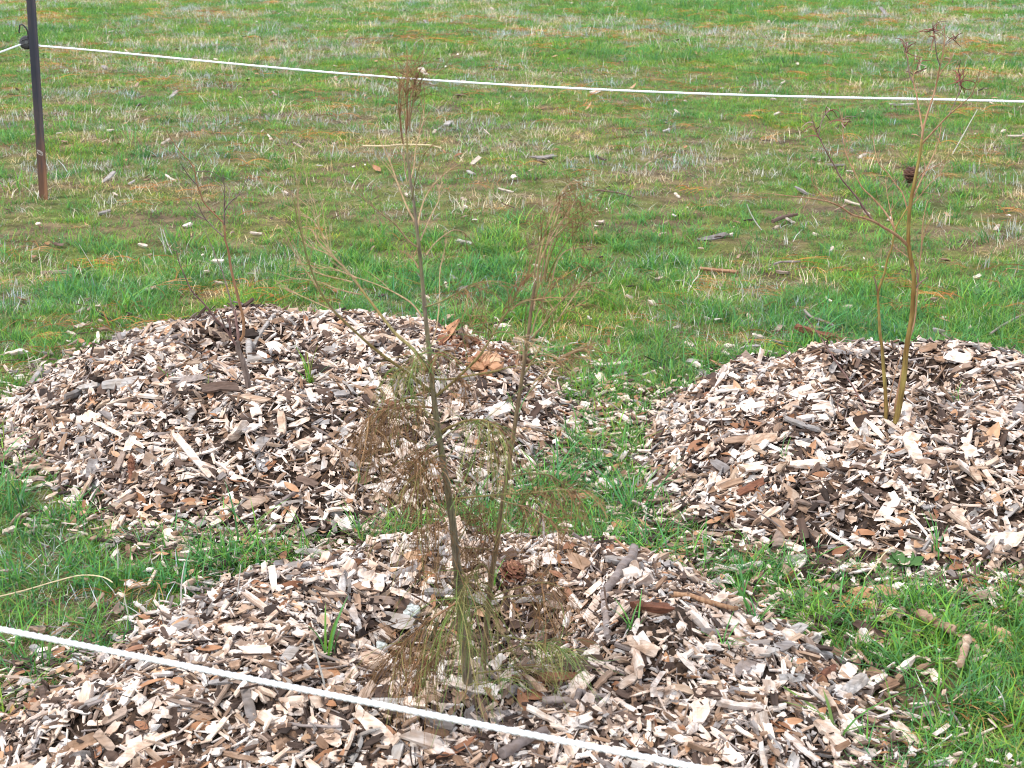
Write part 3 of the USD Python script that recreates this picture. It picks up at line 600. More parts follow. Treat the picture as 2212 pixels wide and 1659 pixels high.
br(T6([(150, 45), (125, 40), (60, 60), (0, 110), (-60, 190)]), 2.8, 1.1, -.10, olive_stem, needles=((.15, 1, 95, (.09, .22), .5, BROWN + OLIVE[:2]), {'fwd': .3}))
br(T6([(150, 460), (100, 510), (40, 560), (-60, 640)]), 2.4, 1.0, -.08, brown_stem, needles=((.2, 1, 60, (.07, .18), .5, BROWN), {'fwd': .3}))
br(T6([(240, 660), (300, 550), (330, 440), (345, 350)]), 2.6, 1.0, .06, olive_stem, needles=((.4, 1, 34, (.06, .14), .5, BROWN + OLIVE), {}))
br(T6([(480, 720), (400, 715), (300, 710), (240, 705)]), 2.0, .9, .03, olive_stem, needles=((.2, 1, 30, (.05, .12), .5, BROWN), {'fwd': .1}))
br(T6([(500, 640), (440, 570), (400, 500), (360, 500)]), 2.0, .9, -.05, tan_stem, needles=((.1, 1, 80, (.06, .17), .55, BROWN), {'fwd': .2}))
# low sprays round the foot
br(T7([(478, 190), (510, 215), (520, 240), (490, 300), (450, 420)]), 3.0, 1.2, -.12, olive_stem, label='branch with the only bright green needles', needles=((.25, .8, 85, (.14, .30), .60, GREEN + OLIVE), {'fwd': .25, 'spread': .30}))
br(T7([(645, 205), (600, 150), (560, 180), (510, 260)]), 2.8, 1.2, -.10, olive_stem, needles=((.3, 1, 60, (.12, .26), .55, OLIVE + GREEN[:2] + BROWN[:1]), {'fwd': .3}))
br(T7([(455, 370), (380, 420), (330, 455), (230, 530), (130, 650)]), 2.8, 1.0, -.05, brown_stem, needles=((.2, 1, 120, (.07, .20), .40, BROWN + OLIVE[:1]), {'fwd': .6}))
br(T7([(490, 600), (400, 620), (300, 650), (200, 700)]), 2.4, 1.0, .06, tan_stem, needles=((.2, 1, 70, (.06, .16), .35, BROWN), {'fwd': .6}))
br(T7([(480, 470), (400, 560), (330, 680), (250, 760)]), 2.4, 1.0, -.14, tan_stem, needles=((.2, 1, 70, (.06, .16), .35, BROWN + OLIVE[:1]), {'fwd': .6}))
br(T7([(640, 355), (700, 320), (780, 290), (960, 255), (1060, 290)]), 2.6, 1.0, -.05, olive_stem, needles=((.45, 1, 45, (.06, .16), .35, BROWN), {'fwd': .5}))
br(T7([(655, 350), (760, 335), (860, 320), (1000, 320)]), 2.4, 1.0, .10, olive_stem, needles=((.5, 1, 40, (.06, .18), .45, BROWN), {'fwd': .4}))
br(T7([(630, 545), (720, 555), (800, 570), (950, 600), (1080, 640)]), 3.0, 1.1, -.10, olive_stem, needles=((.55, 1, 85, (.05, .14), .22, GREEN + OLIVE + [(.09, .13, .05)] * 3), {'fwd': .8}))
br(T7([(620, 665), (690, 650), (750, 640), (850, 605), (980, 640)]), 2.6, 1.1, .10, olive_stem, needles=((.5, 1, 60, (.05, .14), .2, OLIVE + [(.09, .13, .05)] * 2), {'fwd': .8}))
br(T7([(560, 770), (680, 752), (830, 730), (960, 730)]), 2.4, 1.0, .05, olive_stem, needles=((.5, 1, 50, (.05, .13), .15, OLIVE + BROWN[:2]), {'fwd': .8}))
br(T7([(560, 832), (680, 808), (730, 790)]), 2.2, 1.0, -.06, olive_stem, needles=((.6, 1, 22, (.04, .10), .2, GREEN), {'fwd': .8}))
br(T7([(520, 660), (530, 720), (520, 820), (505, 900)]), 3.0, 1.8, -.03, tan_stem)
# shoots of the second stem
for pts, r0, mt, nd in (
        ([(615, 200), (640, 60), (650, -100)], 3.6, olive_stem, 0), ([(600, 300), (615, 160), (600, 0)], 2.2, tan_stem, 0), ([(625, 140), (680, 30), (740, -60)], 2.8, olive_stem, 0),
        ([(585, 500), (620, 370), (690, 180), (745, 30)], 2.4, tan_stem, 5), ([(590, 540), (680, 420), (800, 260), (1000, 70), (1090, -20)], 3.0, tan_stem, 14), ([(510, 860), (640, 640), (720, 480), (840, 340), (1000, 250)], 3.2, olive_stem, 10),
        ([(800, 400), (880, 270), (980, 130), (1080, 30)], 2.2, tan_stem, 10), ([(590, 930), (760, 760), (900, 660), (1020, 620)], 2.4, tan_stem, 10), ([(560, 1000), (700, 850), (850, 700), (1060, 610)], 2.2, tan_stem, 10), ([(535, 640), (530, 450), (545, 250)], 2.0, olive_stem, 0),
        ([(525, 640), (400, 640), (230, 630)], 1.8, brown_stem, 10), ([(560, 740), (700, 680), (800, 720)], 1.6, brown_stem, 12), ([(410, 300), (480, 240), (620, 210), (690, 215)], 1.9, olive_stem, 14)):
    q = s.limb('branch', T4(pts), r0, 1.0, R.uniform(-.14, .14), mt, sides=6)
    if nd: s.spray(q, q.p, .5, 1, nd, (.04, .10), .12, BROWN + TAN[1:2], spread=.2, fwd=.9)
for pts, hook in (([(630, 900), (680, 560), (740, 380), (830, 160), (930, 60), (975, 50), (985, 110)], 1), ([(660, 900), (720, 560), (770, 380), (860, 140), (900, 80), (960, 70)], 1), ([(640, 800), (700, 500), (760, 300), (800, 200), (880, 90)], 1),
                  ([(690, 860), (740, 620), (820, 440), (930, 260), (990, 140), (1010, 100)], 0), ([(700, 900), (790, 560), (880, 430), (960, 330), (1000, 350), (1000, 400)], 1), ([(680, 700), (760, 460), (850, 320), (930, 230), (1000, 230), (1005, 290)], 1),
                  ([(720, 900), (830, 640), (930, 500), (1040, 370), (1110, 290)], 0), ([(610, 860), (640, 640), (700, 480), (720, 400)], 0), ([(700, 640), (790, 460), (880, 360), (930, 390), (935, 440)], 1), ([(730, 560), (800, 350), (850, 190), (920, 170)], 1),
                  ([(650, 760), (720, 590), (800, 500), (860, 440), (900, 400)], 0), ([(760, 900), (880, 640), (1090, 610)], 0)):
    q = s.limb('branch', T3(pts), 2.4, .9, R.uniform(-.12, .12), olive_stem if R.random() < .7 else tan_stem, sides=5, start=s.y0 + .11 + R.uniform(-.03, .03))
    s.spray(q, q.p, .55, 1, 9, (.03, .09), .16 if hook else .05, BROWN, spread=.22, fwd=.9)
br(T4([(1010, 70), (1100, 65), (1260, 72)]), 1.4, .8, .05, tan_stem)
for pts in ([(480, 0), (430, 120), (330, 330)], [(580, 0), (510, 60), (440, 200)], [(700, 230), (560, 210), (420, 300)]):
    q = s.limb('branch', T4(pts), 1.8, .9, R.uniform(-.08, .08), brown_stem, sides=5)
    s.spray(q, q.p, .2, 1, 8, (.03, .07), .1, BROWN, spread=.25, fwd=-.8)

# ---- right sapling
s = Sapling('sapling', 'bare sapling with two yellow-green stems and dry seed clusters on the right mound', (1930, 920), 6)
R = s.rng
t1 = s.limb('trunk', C1([(418, 905), (440, 830), (460, 760), (490, 600), (510, 450), (525, 280), (545, 150), (570, 0)]) + B1([(705, 520), (700, 480), (685, 400), (677, 340), (680, 220), (690, 130), (705, 50)]) + A1([(720, 740), (738, 640), (746, 580)]), 6.6, 3.2, 0, yellow_stem, sides=9, knots=.03)
t2 = s.limb('trunk', C1([(350, 880), (370, 740), (365, 620), (350, 420), (340, 280), (320, 120), (316, 20)]) + B1([(522, 600), (530, 570), (555, 500), (570, 430), (595, 360), (605, 300), (612, 270), (640, 220), (670, 170), (700, 130)]), 4.6, 1.5, .05, yellow_stem, sides=8, start=s.y0 + .01, knots=.05)
t3 = s.limb('trunk', C1([(412, 865), (450, 650), (500, 400), (550, 200), (590, 50)]) + B1([(725, 560), (735, 450), (742, 380), (750, 250), (775, 130)]), 2.6, .9, .10, russet_stem, sides=7, start=s.y0 + .03)
def rb(name, px, r0, r1, mat, dy=None, tips=0, L=(.03, .09), t=(.2, 1), parent=None, spread=.45):
    b = s.limb(name, px, r0, r1, R.uniform(-.18, .18) if dy is None else dy, mat, parent=parent, sides=6, knots=.04)
    if tips: s.twigs(b, b.p, t[0], t[1], tips, L, .0007, russet_stem, spread=spread, up=.25)
    return b
POD = [(.14, .055, .04), (.20, .09, .07), (.10, .05, .045), (.30, .22, .20)]
def cluster(b, n=14, L=(.02, .045), cols=POD): s.spray(b, b.p, .72, 1, n, L, .10, cols, spread=.55, fwd=.5, r=.0014, side=0, name='seed_cluster')
rb('branch', A1([(746, 580), (750, 540), (765, 480), (790, 400), (815, 320), (835, 220), (855, 130), (862, 50), (855, 0)]), 3.6, 1.1, russet_stem, .03, 8, (.03, .07), (.5, 1))
lb = rb('branch', B1([(670, 355), (610, 300), (550, 265), (500, 235), (440, 215), (400, 205), (330, 160), (270, 135), (150, 115), (0, 100)]), 5.0, 1.0, russet_stem, -.2, 12, (.04, .12))
cluster(rb('branch', B1([(500, 235), (450, 170), (420, 120), (370, 60), (325, 0)]) + A1([(310, 730), (270, 660), (220, 560), (195, 500), (182, 455)]), 3.4, 1.0, purple_stem, -.05, 9, (.04, .10)), 8)
cluster(rb('branch', B1([(610, 280), (560, 190), (500, 120), (440, 60), (410, 0)]) + A1([(380, 700), (350, 610), (345, 530), (340, 440)]), 3.2, 1.0, russet_stem, .10, 9, (.04, .10)), 9)
cluster(rb('branch', A1([(222, 560), (232, 510), (250, 460), (290, 430)]), 1.8, 1.2, grey_stem, .03), 9)
rb('branch', B1([(670, 180), (650, 100), (600, 30), (580, 0)]) + A1([(520, 690), (505, 620), (495, 560)]), 2.4, .9, russet_stem, .12, 8, (.03, .09))
r1 = rb('branch', A1([(748, 600), (800, 545), (880, 460), (950, 400), (1000, 350), (1020, 290), (1040, 230)]), 3.2, .9, russet_stem, -.15, 7, (.03, .08))
cluster(rb('branch', A1([(880, 460), (915, 390), (935, 330), (940, 250)]), 2.2, 1.1, grey_stem, .06, 3), 22, (.03, .055), [(.16, .05, .045), (.22, .075, .06), (.13, .05, .045)])
cluster(rb('branch', A1([(750, 540), (735, 450), (715, 340), (700, 270), (720, 225), (748, 178)]), 2.8, 1.1, russet_stem, .10, 5), 12)
cluster(rb('branch', A1([(700, 290), (682, 250), (672, 180), (655, 90)]), 2.0, 1.1, grey_stem, .04, 2), 16)
cluster(rb('branch', A1([(838, 205), (820, 150), (812, 80), (802, 10)]), 1.9, 1.1, grey_stem, -.04, 2), 18)
rb('branch', A1([(820, 300), (845, 235), (890, 180), (905, 140)]), 1.7, .9, russet_stem, .06, 3)
cluster(rb('branch', A1([(858, 110), (890, 80), (925, 65)]), 1.6, .9, grey_stem, .03, 2), 8)
rb('branch', A1([(700, 880), (735, 800), (790, 690), (820, 620), (840, 540), (845, 490)]), 2.6, .9, russet_stem, .14, 8, (.03, .09))
rb('branch', A1([(712, 830), (750, 750), (790, 730), (860, 690)]), 1.9, .8, russet_stem, -.08, 5, (.03, .08))
rb('branch', B1([(742, 380), (760, 300), (790, 230), (800, 190)]), 1.6, .8, russet_stem, .05, 4, (.03, .07))
rb('branch', B1([(690, 160), (740, 100), (790, 40), (850, -10)]), 2.0, .8, russet_stem, .10, 7, (.03, .09))
rb('branch', B1([(712, 575), (735, 550), (775, 520)]), 2.4, 1.6, purple_stem, .03)
rb('branch', B1([(725, 545), (722, 500), (705, 450)]), 2.6, 1.8, purple_stem, .0)
rb('branch', B1([(518, 590), (512, 550), (500, 515)]), 2.2, 1.5, purple_stem, .0)
rb('branch', B1([(690, 430), (640, 390), (610, 370), (590, 330)]), 1.5, .8, russet_stem, .08, 2)
rb('branch', B1([(605, 270), (585, 180), (570, 100), (560, 20)]), 1.8, .8, russet_stem, .12, 5)
rb('branch', B1([(270, 135), (220, 80), (185, 20), (178, -40)]), 1.6, .8, brown_stem, .05, 3)
rb('branch', C1([(262, 850), (220, 750), (150, 620), (70, 490), (0, 390)]) + B1([(255, 860), (200, 780), (150, 712)]), 3.2, 1.4, purple_stem, .12, label=None) if False else s.limb('branch', C1([(262, 850), (220, 750), (150, 620), (70, 490), (0, 390)]) + B1([(255, 860), (200, 780), (150, 712)]), 3.2, 1.4, .12, purple_stem, start=s.y0 + .02, sides=6, label='thin dark red shoot leaning left')
s.limb('branch', C1([(382, 800), (410, 600), (440, 460), (490, 310)]), 2.0, 1.1, .08, russet_stem, start=s.y0 + .02, sides=6)
s.limb('branch', C1([(10, 760), (0, 700), (20, 640), (70, 605)]), 1.6, 1.0, .0, purple_stem, start=s.y0 + .02, sides=6)

# ---- left sapling
s = Sapling('sapling', 'small bare forked grey-brown sapling on the left mound', (536, 850), 7)
R = s.rng
t1 = s.limb('trunk', E1([(612, 900), (590, 760), (562, 660), (537, 592), (545, 555)]), 7.2, 5.2, 0, grey_stem, sides=9, knots=.03)
t2 = s.limb('trunk', E1([(543, 565), (575, 510), (575, 440), (550, 330), (520, 210), (495, 100), (480, 0)]) + D1([(540, 860), (520, 780), (515, 690), (480, 650), (420, 590), (370, 530), (345, 460), (325, 410), (312, 330), (280, 260), (215, 190), (150, 100), (110, 30)]), 3.6, .7, 0, brown_stem, sides=8, knots=.03)
s.limb('branch', E1([(545, 565), (540, 510), (530, 440), (520, 370)]), 6.0, 4.0, .02, purple_stem, sides=7, label='dead snapped side stem')
s.limb('branch', E1([(520, 400), (500, 330), (470, 220), (440, 120), (400, 30), (390, 0)]) + D1([(420, 830), (380, 730), (330, 670)]), 3.0, 1.0, .08, grey_stem, sides=6)
s.limb('branch', E1([(537, 595), (500, 540), (460, 480), (400, 420), (340, 340), (250, 240), (210, 150), (180, 80), (160, 0)]) + D1([(180, 870), (100, 810)]), 4.6, 1.0, -.14, purple_stem, sides=6)
s.limb('branch', E1([(495, 530), (485, 440), (470, 400)]), 4.5, 3.0, -.03, purple_stem, sides=6)
s.limb('branch', E1([(462, 485), (440, 420), (418, 380)]), 3.5, 2.2, -.05, grey_stem, sides=6)
for pts, r0, n in (([(512, 775), (450, 720), (390, 660), (330, 620), (280, 570), (240, 510)], 3.0, 5), ([(515, 690), (515, 600), (515, 480), (512, 370), (510, 340)], 3.4, 6), ([(520, 590), (560, 530), (610, 490), (660, 410), (680, 370)], 2.6, 5),
                   ([(325, 410), (290, 380), (240, 310), (200, 240)], 2.4, 4), ([(312, 325), (400, 320), (460, 345), (510, 380)], 1.8, 2), ([(390, 660), (350, 590), (330, 540)], 1.8, 2), ([(515, 430), (470, 400), (440, 380)], 1.4, 1), ([(520, 400), (550, 470), (545, 520)], 1.4, 1)):
    b = s.limb('branch', D1(pts), r0, 1.0, R.uniform(-.12, .12), grey_stem, sides=6, knots=.04)
    s.twigs(b, b.p, .3, 1, n, (.03, .09), .0007, grey_stem, spread=.35, up=.2)

# ------------------------------------------------------------------ fence: star picket, insulator, ropes
rust = MAT('picket_steel', {'tc': ('texture_coordinate', {}), 'sx': ('separate_xyz', {}), 'n': ('noise_texture', {'scale': 16.0, 'detail': 6.0, 'roughness': .65}), 'mp': ('mapping', {'scale': (1, 1, .12)}), 'n2': ('noise_texture', {'scale': 120.0, 'detail': 4.0}),
    'h': ('map_range', {'from_min': .0, 'from_max': .55, 'to_min': .22, 'to_max': -.07, 'clamp': True}), 'ad': ('math', {'math_type': 'add'}), 'r': ('rgb_ramp', {'ramp': [(.40, (.020, .022, .034)), (.52, (.05, .038, .040)), (.62, (.10, .05, .032)), (.8, (.17, .085, .045))]}),
    'bp': ('bump', {'strength': .4, 'distance': .002}), 'p': ('principled_bsdf', {'roughness': .55, 'specular_ior_level': .4})},
    [('tc.object', 'sx.vector'), ('tc.object', 'mp.vector'), ('mp.vector', 'n.vector'), ('sx.z', 'h.value'), ('n.fac', 'ad.value1'), ('h.result', 'ad.value2'), ('ad.value', 'r.fac'), ('r.color', 'p.base_color'), ('tc.object', 'n2.vector'), ('n2.fac', 'bp.height'), ('bp.normal', 'p.normal')], 'p.BSDF')
base = on_surface(97.5, 431)
def post_at(py, px): return PY(px, py, base[1])
top = base + (post_at(0, 69.5) - base) * 1.22
t = thing('fence_post', 'dark rusty steel star picket standing at the back left fence corner', 'fence post', base)
ax = unit(top - base); e1 = unit(np.cross(ax, [0, -1, 0])); e2 = np.cross(ax, e1)
def y_section(L=.0265, h=.0030, turn=0.0):
    from shapely.geometry import LineString
    from shapely.ops import unary_union
    g = unary_union([LineString([(0, 0), (L * math.cos(a), L * math.sin(a))]).buffer(h, quad_segs=2) for a in (math.radians(90 + turn), math.radians(210 + turn), math.radians(330 + turn))])
    return g.buffer(.002, quad_segs=2).buffer(-.002, quad_segs=2)
m = trimesh.creation.extrude_polygon(y_section(turn=196), float(np.linalg.norm(top - base)) + .15, engine='earcut')
v = np.asarray(m.vertices); v = np.outer(v[:, 0], e1) + np.outer(v[:, 1], -e2) + np.outer(v[:, 2] - .15, ax)
obj('picket', (v, m.faces), rust, t)
wire = plain('old_wire', (.22, .20, .19), .5, (.30, .27, .24), 200.)
pt = post_at(331, 91) - base + np.array([0, -.036, 0])
k = np.linspace(0, 2 * np.pi * 2.4, 40)
obj('wire_tie', tube(pt + np.stack([.013 * np.cos(k), .006 * np.sin(k) - .002, .011 * np.sin(k * .8) + .0012 * k], 1), .0021, 6), wire, t, smooth=True)
# insulator
black = plain('black_plastic', (.012, .012, .013), .28, (.016, .016, .018), 80., .5)
ipos = PY(57, 92, base[1] + .012)
t = thing('fence_insulator', 'round black plastic fence insulator with wire hook on the star picket', 'insulator', ipos)
prof = np.array([(0, -.017), (.020, -.017), (.030, -.014), (.035, -.007), (.030, -.003), (.030, .003), (.035, .007), (.030, .014), (.018, .017), (0, .017)])
m = trimesh.creation.revolve(prof, sections=40); v = np.asarray(m.vertices)
tilt = np.array([unit([1, .25, 0]), [0, 0, 1], np.cross(unit([1, .25, 0]), [0, 0, 1])]).T          # the disc faces the viewer
Rz = np.stack([unit([1, .3, .12]), np.cross(unit(np.array([.25, -1, .18])), unit([1, .3, .12])), unit(np.array([.25, -1, .18]))], 1)
obj('insulator_body', (v @ Rz.T, m.faces), black, t, smooth=30)
for a in (-.010, .012):
    q = np.array([[-.024, a, .0185], [0, a + .004, .0192], [.024, a + .007, .0185]])
    obj('rib', tube(q @ Rz.T, .0022, 6), black, t, smooth=True)
m = trimesh.creation.cylinder(.008, .008, sections=20); obj('hub', ((np.asarray(m.vertices) + [0, 0, .019]) @ Rz.T, m.faces), plain('worn_plastic', (.06, .065, .065), .4), t, smooth=30)
hook = [PY(x, y, base[1]) - ipos for x, y in [(61, 80), (60, 70), (57, 62), (52, 56), (47, 53), (43, 54), (42, 61), (41, 67), (43, 71)]]
obj('wire_hook', tube(smooth_path(hook, 30), .0042, 7), black, t, smooth=True)
rope_white = plain('rope_white', (.62, .66, .70), .8, (.74, .77, .80), 300., .2)
def rope(name, path, rad, label, pitch=.03):
    """Three strands laid round each other along the path."""
    t = thing(name, label, 'fence rope', path[0]); p = np.asarray(path) - path[0]
    ln = np.concatenate([[0], np.cumsum(np.linalg.norm(np.diff(p, axis=0), axis=1))]); n = int(ln[-1] / pitch * 9)
    sN = np.linspace(0, ln[-1], n); q = np.stack([np.interp(sN, ln, p[:, j]) for j in range(3)], 1)
    tg = unit(np.gradient(q, axis=0)); a = unit(np.cross(tg, [0, 0, 1.])); b = np.cross(tg, a)
    for k in range(3):
        ph = sN / pitch * 2 * np.pi + k * 2 * np.pi / 3
        c = q + .52 * rad * (np.cos(ph)[:, None] * a + np.sin(ph)[:, None] * b)
        obj('strand', tube(c, rad * .56, 6), rope_white, t, smooth=True)
def sag(p0, p1, drop, n=60):
    k = np.linspace(0, 1, n); return p0 + (p1 - p0) * k[:, None] - np.array([0, 0, 1]) * (drop * 4 * k * (1 - k))[:, None]
zi = ipos[2] - .005
a0 = ipos + [.01, .0, -.005]
# the far rope leaves the insulator for a post out of frame at right, coming nearer; its left end turns toward the viewer's side
zr = zi - .02
far = [PY(88, 97, a0[1] - .03)]
for x, y in ((470, 135), (820, 167), (1100, 184), (1365, 197), (1700, 209), (2000, 214), (2212, 217)): far.append(P(x, y, zr - .03 * (1 - ((x - 1100) / 1100) ** 2)))
far = np.array(far); line = far[-1] - far[0]
kk = np.linspace(0, 1.25, 90)
fx = far[0][0] + line[0] * kk; fy = far[0][1] + line[1] * kk
fz = np.interp(fx, [f[0] for f in far] + [fx[-1]], [PY(*project(f)[0][:2], np.interp(f[0], fx, fy))[2] for f in far] + [zr + .01])
fz = np.convolve(np.pad(fz, 8, 'edge'), np.ones(17) / 17, 'valid')
left = [P(-260, 220, zi - .03), P(0, 113, zi - .012), PY(46, 96, a0[1] - .012), PY(60, 94, a0[1]), PY(75, 95, a0[1] + .01)]
path = np.vstack([smooth_path(left, 30), np.stack([fx, fy, fz], 1)])
rope('fence_rope', path, .0046, 'white twisted rope through the insulator on the star picket, crossing behind the mounds')
n0, n1 = P(0, 1356, .70), P(1474, 1649, .66)
d = n1 - n0
rope('fence_rope', sag(n0 - d * .8, n1 + d * .8, .002), .0036, 'thick looking white rope crossing close in front of the nearest mound')

# ------------------------------------------------------------------ sticks, bark, cones, stones on the mounds
def stick(name, px, r0, r1, mat, label, cat='stick', seed=0, lift=.012, sides=8, knots=.08, flat=1.0):
    rng = np.random.default_rng(seed + 900)
    q = smooth_path(px, max(8, 4 * len(px))); p = np.array([on_surface(a, b) for a, b in q])
    k = project(p)[:, 2] / FPX
    p[:, 2] = np.convolve(np.pad(p[:, 2], 3, 'edge'), np.ones(7) / 7, 'valid') + lift + r0 * k * .4
    org = p[0].copy(); r = np.linspace(r0, r1, len(p)) * k * (1 + rng.normal(0, knots, len(p)))
    v, f = tube(p - org, r, sides); c = p[np.arange(len(p)).repeat(sides)] - org
    v = v + rng.normal(0, .06, v.shape) * np.linalg.norm(v - c, axis=1, keepdims=True)
    o = obj(name, (v, f), mat, None, smooth=35)
    UsdGeom.Xformable(o).AddTranslateOp().Set(Gf.Vec3d(*map(float, org))); tag(o, label, cat); return o
def lying(name, a, b, wf, T, mat, label, cat, seed, lift=.014, jag=.16, bend=.1, leafy=False, group=None, nl=7, nw=4, tilt=.15, top=None):
    """A flat piece whose two ends are seen at photo points a and b."""
    rng = np.random.default_rng(seed)
    pa, pb = on_surface(*a), on_surface(*b); c = (pa + pb) / 2; d = pb - pa; L = max(np.linalg.norm(d), .02)
    L = min(L, np.linalg.norm(np.array(a) - b) * project(c)[0, 2] / FPX * 1.45)
    W = wf * np.linalg.norm(np.array(a) - b) * project(c)[0, 2] / FPX; W = max(W, .006)
    v, f = chip(L, W, T, rng, nl, nw, jag=jag, bend=bend, leafy=leafy)
    n = unit(surf_n(np.array([c[0]]), np.array([c[1]]))[0] + rng.normal(0, tilt, 3) + np.array([0, -.18, 0]))
    x = unit(d - n * (d @ n)); y = np.cross(n, x); Rm = np.stack([x, y, n], 1)
    org = np.array([c[0], c[1], surf_z(c[0], c[1]) + lift])
    o = obj(name, (v @ Rm.T, f), mat)
    UsdGeom.Xformable(o).AddTranslateOp().Set(Gf.Vec3d(*map(float, org))); tag(o, label, cat, group); return o
stick('stick', [(258, 747), (300, 750), (345, 746), (392, 735)], 5.5, 4.5, grey_bark, 'smooth grey stick lying near the top left of the left mound', seed=1)
stick('stick', R4([(130, 1290), (230, 1335), (330, 1362), (450, 1365), (580, 1325), (690, 1290)]), 4.5, 3.2, grey_bark, 'long bowed grey stick along the lower left foot of the left mound', seed=2)
stick('stick', R4([(450, 1340), (560, 1275), (720, 1215)]), 3.2, 2.4, grey_bark, 'straight thin grey stick just above the bowed one on the left mound', seed=3)
stick('stick', R4([(1690, 1090), (1800, 1200), (1900, 1290), (2060, 1440)]), 2.8, 2.0, dark_bark, 'long thin dark twig running down the right part of the left mound', seed=4)
stick('stick', R4([(770, 1570), (800, 1470), (835, 1370)]), 4.0, 3.0, grey_bark, 'short steep grey stick by the cone at the foot of the left mound', seed=5)
stick('stick', R4([(1000, 1195), (1150, 1165), (1290, 1120)]), 4.5, 3.0, grey_bark, 'slate grey stick lying mid slope on the left mound below the sapling', seed=6)
stick('stick', R4([(1610, 1500), (1650, 1570), (1690, 1640)]), 4.0, 3.4, dark_bark, 'short dark stick pointing down at the front foot of the left mound', seed=7)
stick('stick', R4([(1780, 1650), (1850, 1610), (1920, 1560)]), 6.0, 5.0, grey_bark, 'thick split grey stick at the front foot of the left mound', seed=8)
stick('stick', R4([(635, 380), (700, 425), (790, 470)]), 2.0, 1.6, dark_bark, 'thin brown twig poking out of the back left of the left mound', seed=9)
stick('stick', R4([(1595, 750), (1640, 640), (1665, 580), (1710, 500), (1785, 400)]), 7.5, 4.0, grey_wood, 'bleached grey forked driftwood stick leaning beside the left sapling', seed=10)
stick('stick', R5([(370, 850), (480, 838), (620, 832), (850, 836)]), 7.5, 6.0, grey_wood, 'pale split log lying level behind the trunk of the tallest sapling', seed=11, flat=.6)
stick('stick', R5([(-90, 800), (0, 840), (90, 880), (170, 915)]), 6.5, 4.5, tan_wood, 'tan peeled stick slanting down on the left mound', seed=12)
stick('stick', R5([(920, 810), (960, 790), (1000, 765)]), 8.0, 7.0, grey_bark, 'stubby grey stick below the broken cone on the left mound', seed=13)
stick('stick', R5([(810, 495), (900, 475), (1000, 460), (1090, 430)]), 3.6, 2.6, dark_bark, 'brown twig on the grass at the back edge of the left mound', seed=14)
stick('stick', R8([(1895, 320), (1820, 430), (1745, 530), (1700, 600)]), 11.0, 9.5, grey_bark, 'crooked grey-barked branch piece lying across the front mound', seed=15, lift=.02)
stick('stick', R8([(1700, 600), (1712, 700), (1722, 800), (1725, 885)]), 9.5, 8.0, grey_bark, 'lower broken length of the crooked grey-barked branch', seed=16, lift=.02)
stick('stick', R8([(1300, 1290), (1400, 1295), (1480, 1275), (1600, 1270), (1715, 1262)]), 8.5, 6.5, grey_bark, 'grey bent stick lying level at the front of the nearest mound', seed=17, lift=.02)
stick('stick', R8([(1040, 1650), (1150, 1580), (1240, 1530), (1330, 1490)]), 13.0, 10.0, grey_bark, 'thickest grey stick slanting up under the near rope', seed=18, lift=.02)
stick('stick', R7([(230, 1250), (330, 1262), (430, 1280), (520, 1275)]), 10.0, 8.0, dark_bark, 'dark brown stick at the left tip of the front mound', seed=19)
stick('stick', R7([(330, 1440), (420, 1380), (500, 1320), (560, 1290)]), 7.0, 5.0, dark_bark, 'dark curved bark stick at the left of the front mound', seed=20)
stick('stick', R7([(1820, 1430), (1950, 1445), (2080, 1452), (2210, 1450)]), 4.0, 3.2, grey_bark, 'thin grey twig on the front mound below the near rope', seed=21, lift=.018)
stick('stick', R6([(0, 1170), (120, 1090), (240, 1050), (340, 1015)]), 6.0, 5.0, russet_stem, 'long pinkish brown stick on the left slope of the right mound', seed=22)
stick('stick', R6([(430, 985), (520, 940), (600, 905), (670, 880)]), 5.0, 3.4, grey_bark, 'straight stick continuing up the right mound toward the stems', seed=23)
stick('stick', R6([(200, 1250), (270, 1200), (380, 1150)]), 5.0, 4.0, grey_bark, 'short grey stick low on the left slope of the right mound', seed=24)
stick('stick', R6([(590, 760), (660, 790), (780, 840)]), 4.6, 3.8, tan_wood, 'tan stick high on the right mound left of the stems', seed=25)
stick('stick', R6([(1280, 695), (1350, 690), (1440, 668)]), 5.5, 4.6, dark_bark, 'charcoal dark stick behind the yellow-green stems', seed=26)
stick('stick', R6([(1580, 1430), (1640, 1400), (1690, 1360)]), 4.4, 3.6, dark_bark, 'short dark stick on the front slope of the right mound', seed=27)
stick('stick', R6([(620, 1640), (700, 1610), (780, 1580), (850, 1570)]), 5.0, 4.0, dark_bark, 'dark stick at the lower front of the right mound', seed=28)
stick('stick', R6([(1650, 700), (1800, 690), (1960, 700)]), 4.6, 3.6, russet_stem, 'reddish stick lying level at the back right of the right mound', seed=29)
stick('stick', R6([(110, 115), (200, 125), (290, 132), (355, 140)]), 4.4, 3.8, russet_stem, 'smooth brown stick lying on the grass behind the right mound', seed=30, lift=.02)
stick('stick', R6([(590, 85), (650, 70), (760, 68)]), 2.6, 2.2, grey_bark, 'grey bowed twig on the grass behind the right mound', seed=31, lift=.02)
stick('stick', R6([(790, 390), (830, 430), (900, 455), (980, 490)]), 3.4, 2.6, grey_bark, 'grey twig on the grass at the back edge of the right mound', seed=32, lift=.02)
stick('stick', R6([(1990, 550), (2080, 490), (2210, 420)]), 2.8, 2.2, grey_bark, 'grey twig on the grass at the right edge behind the right mound', seed=33, lift=.025)
stick('stick', R2([(1650, 1270), (1740, 1280), (1820, 1295), (1900, 1318)]), 2.4, 1.6, dark_bark, 'dark twig on the open grass left of the right sapling', seed=34, lift=.03)
stick('stick', R8([(1150, 60), (1220, 130), (1290, 200), (1350, 250)]), 2.8, 2.4, grey_bark, 'thin grey twig at the back edge of the front mound', seed=35, lift=.02)
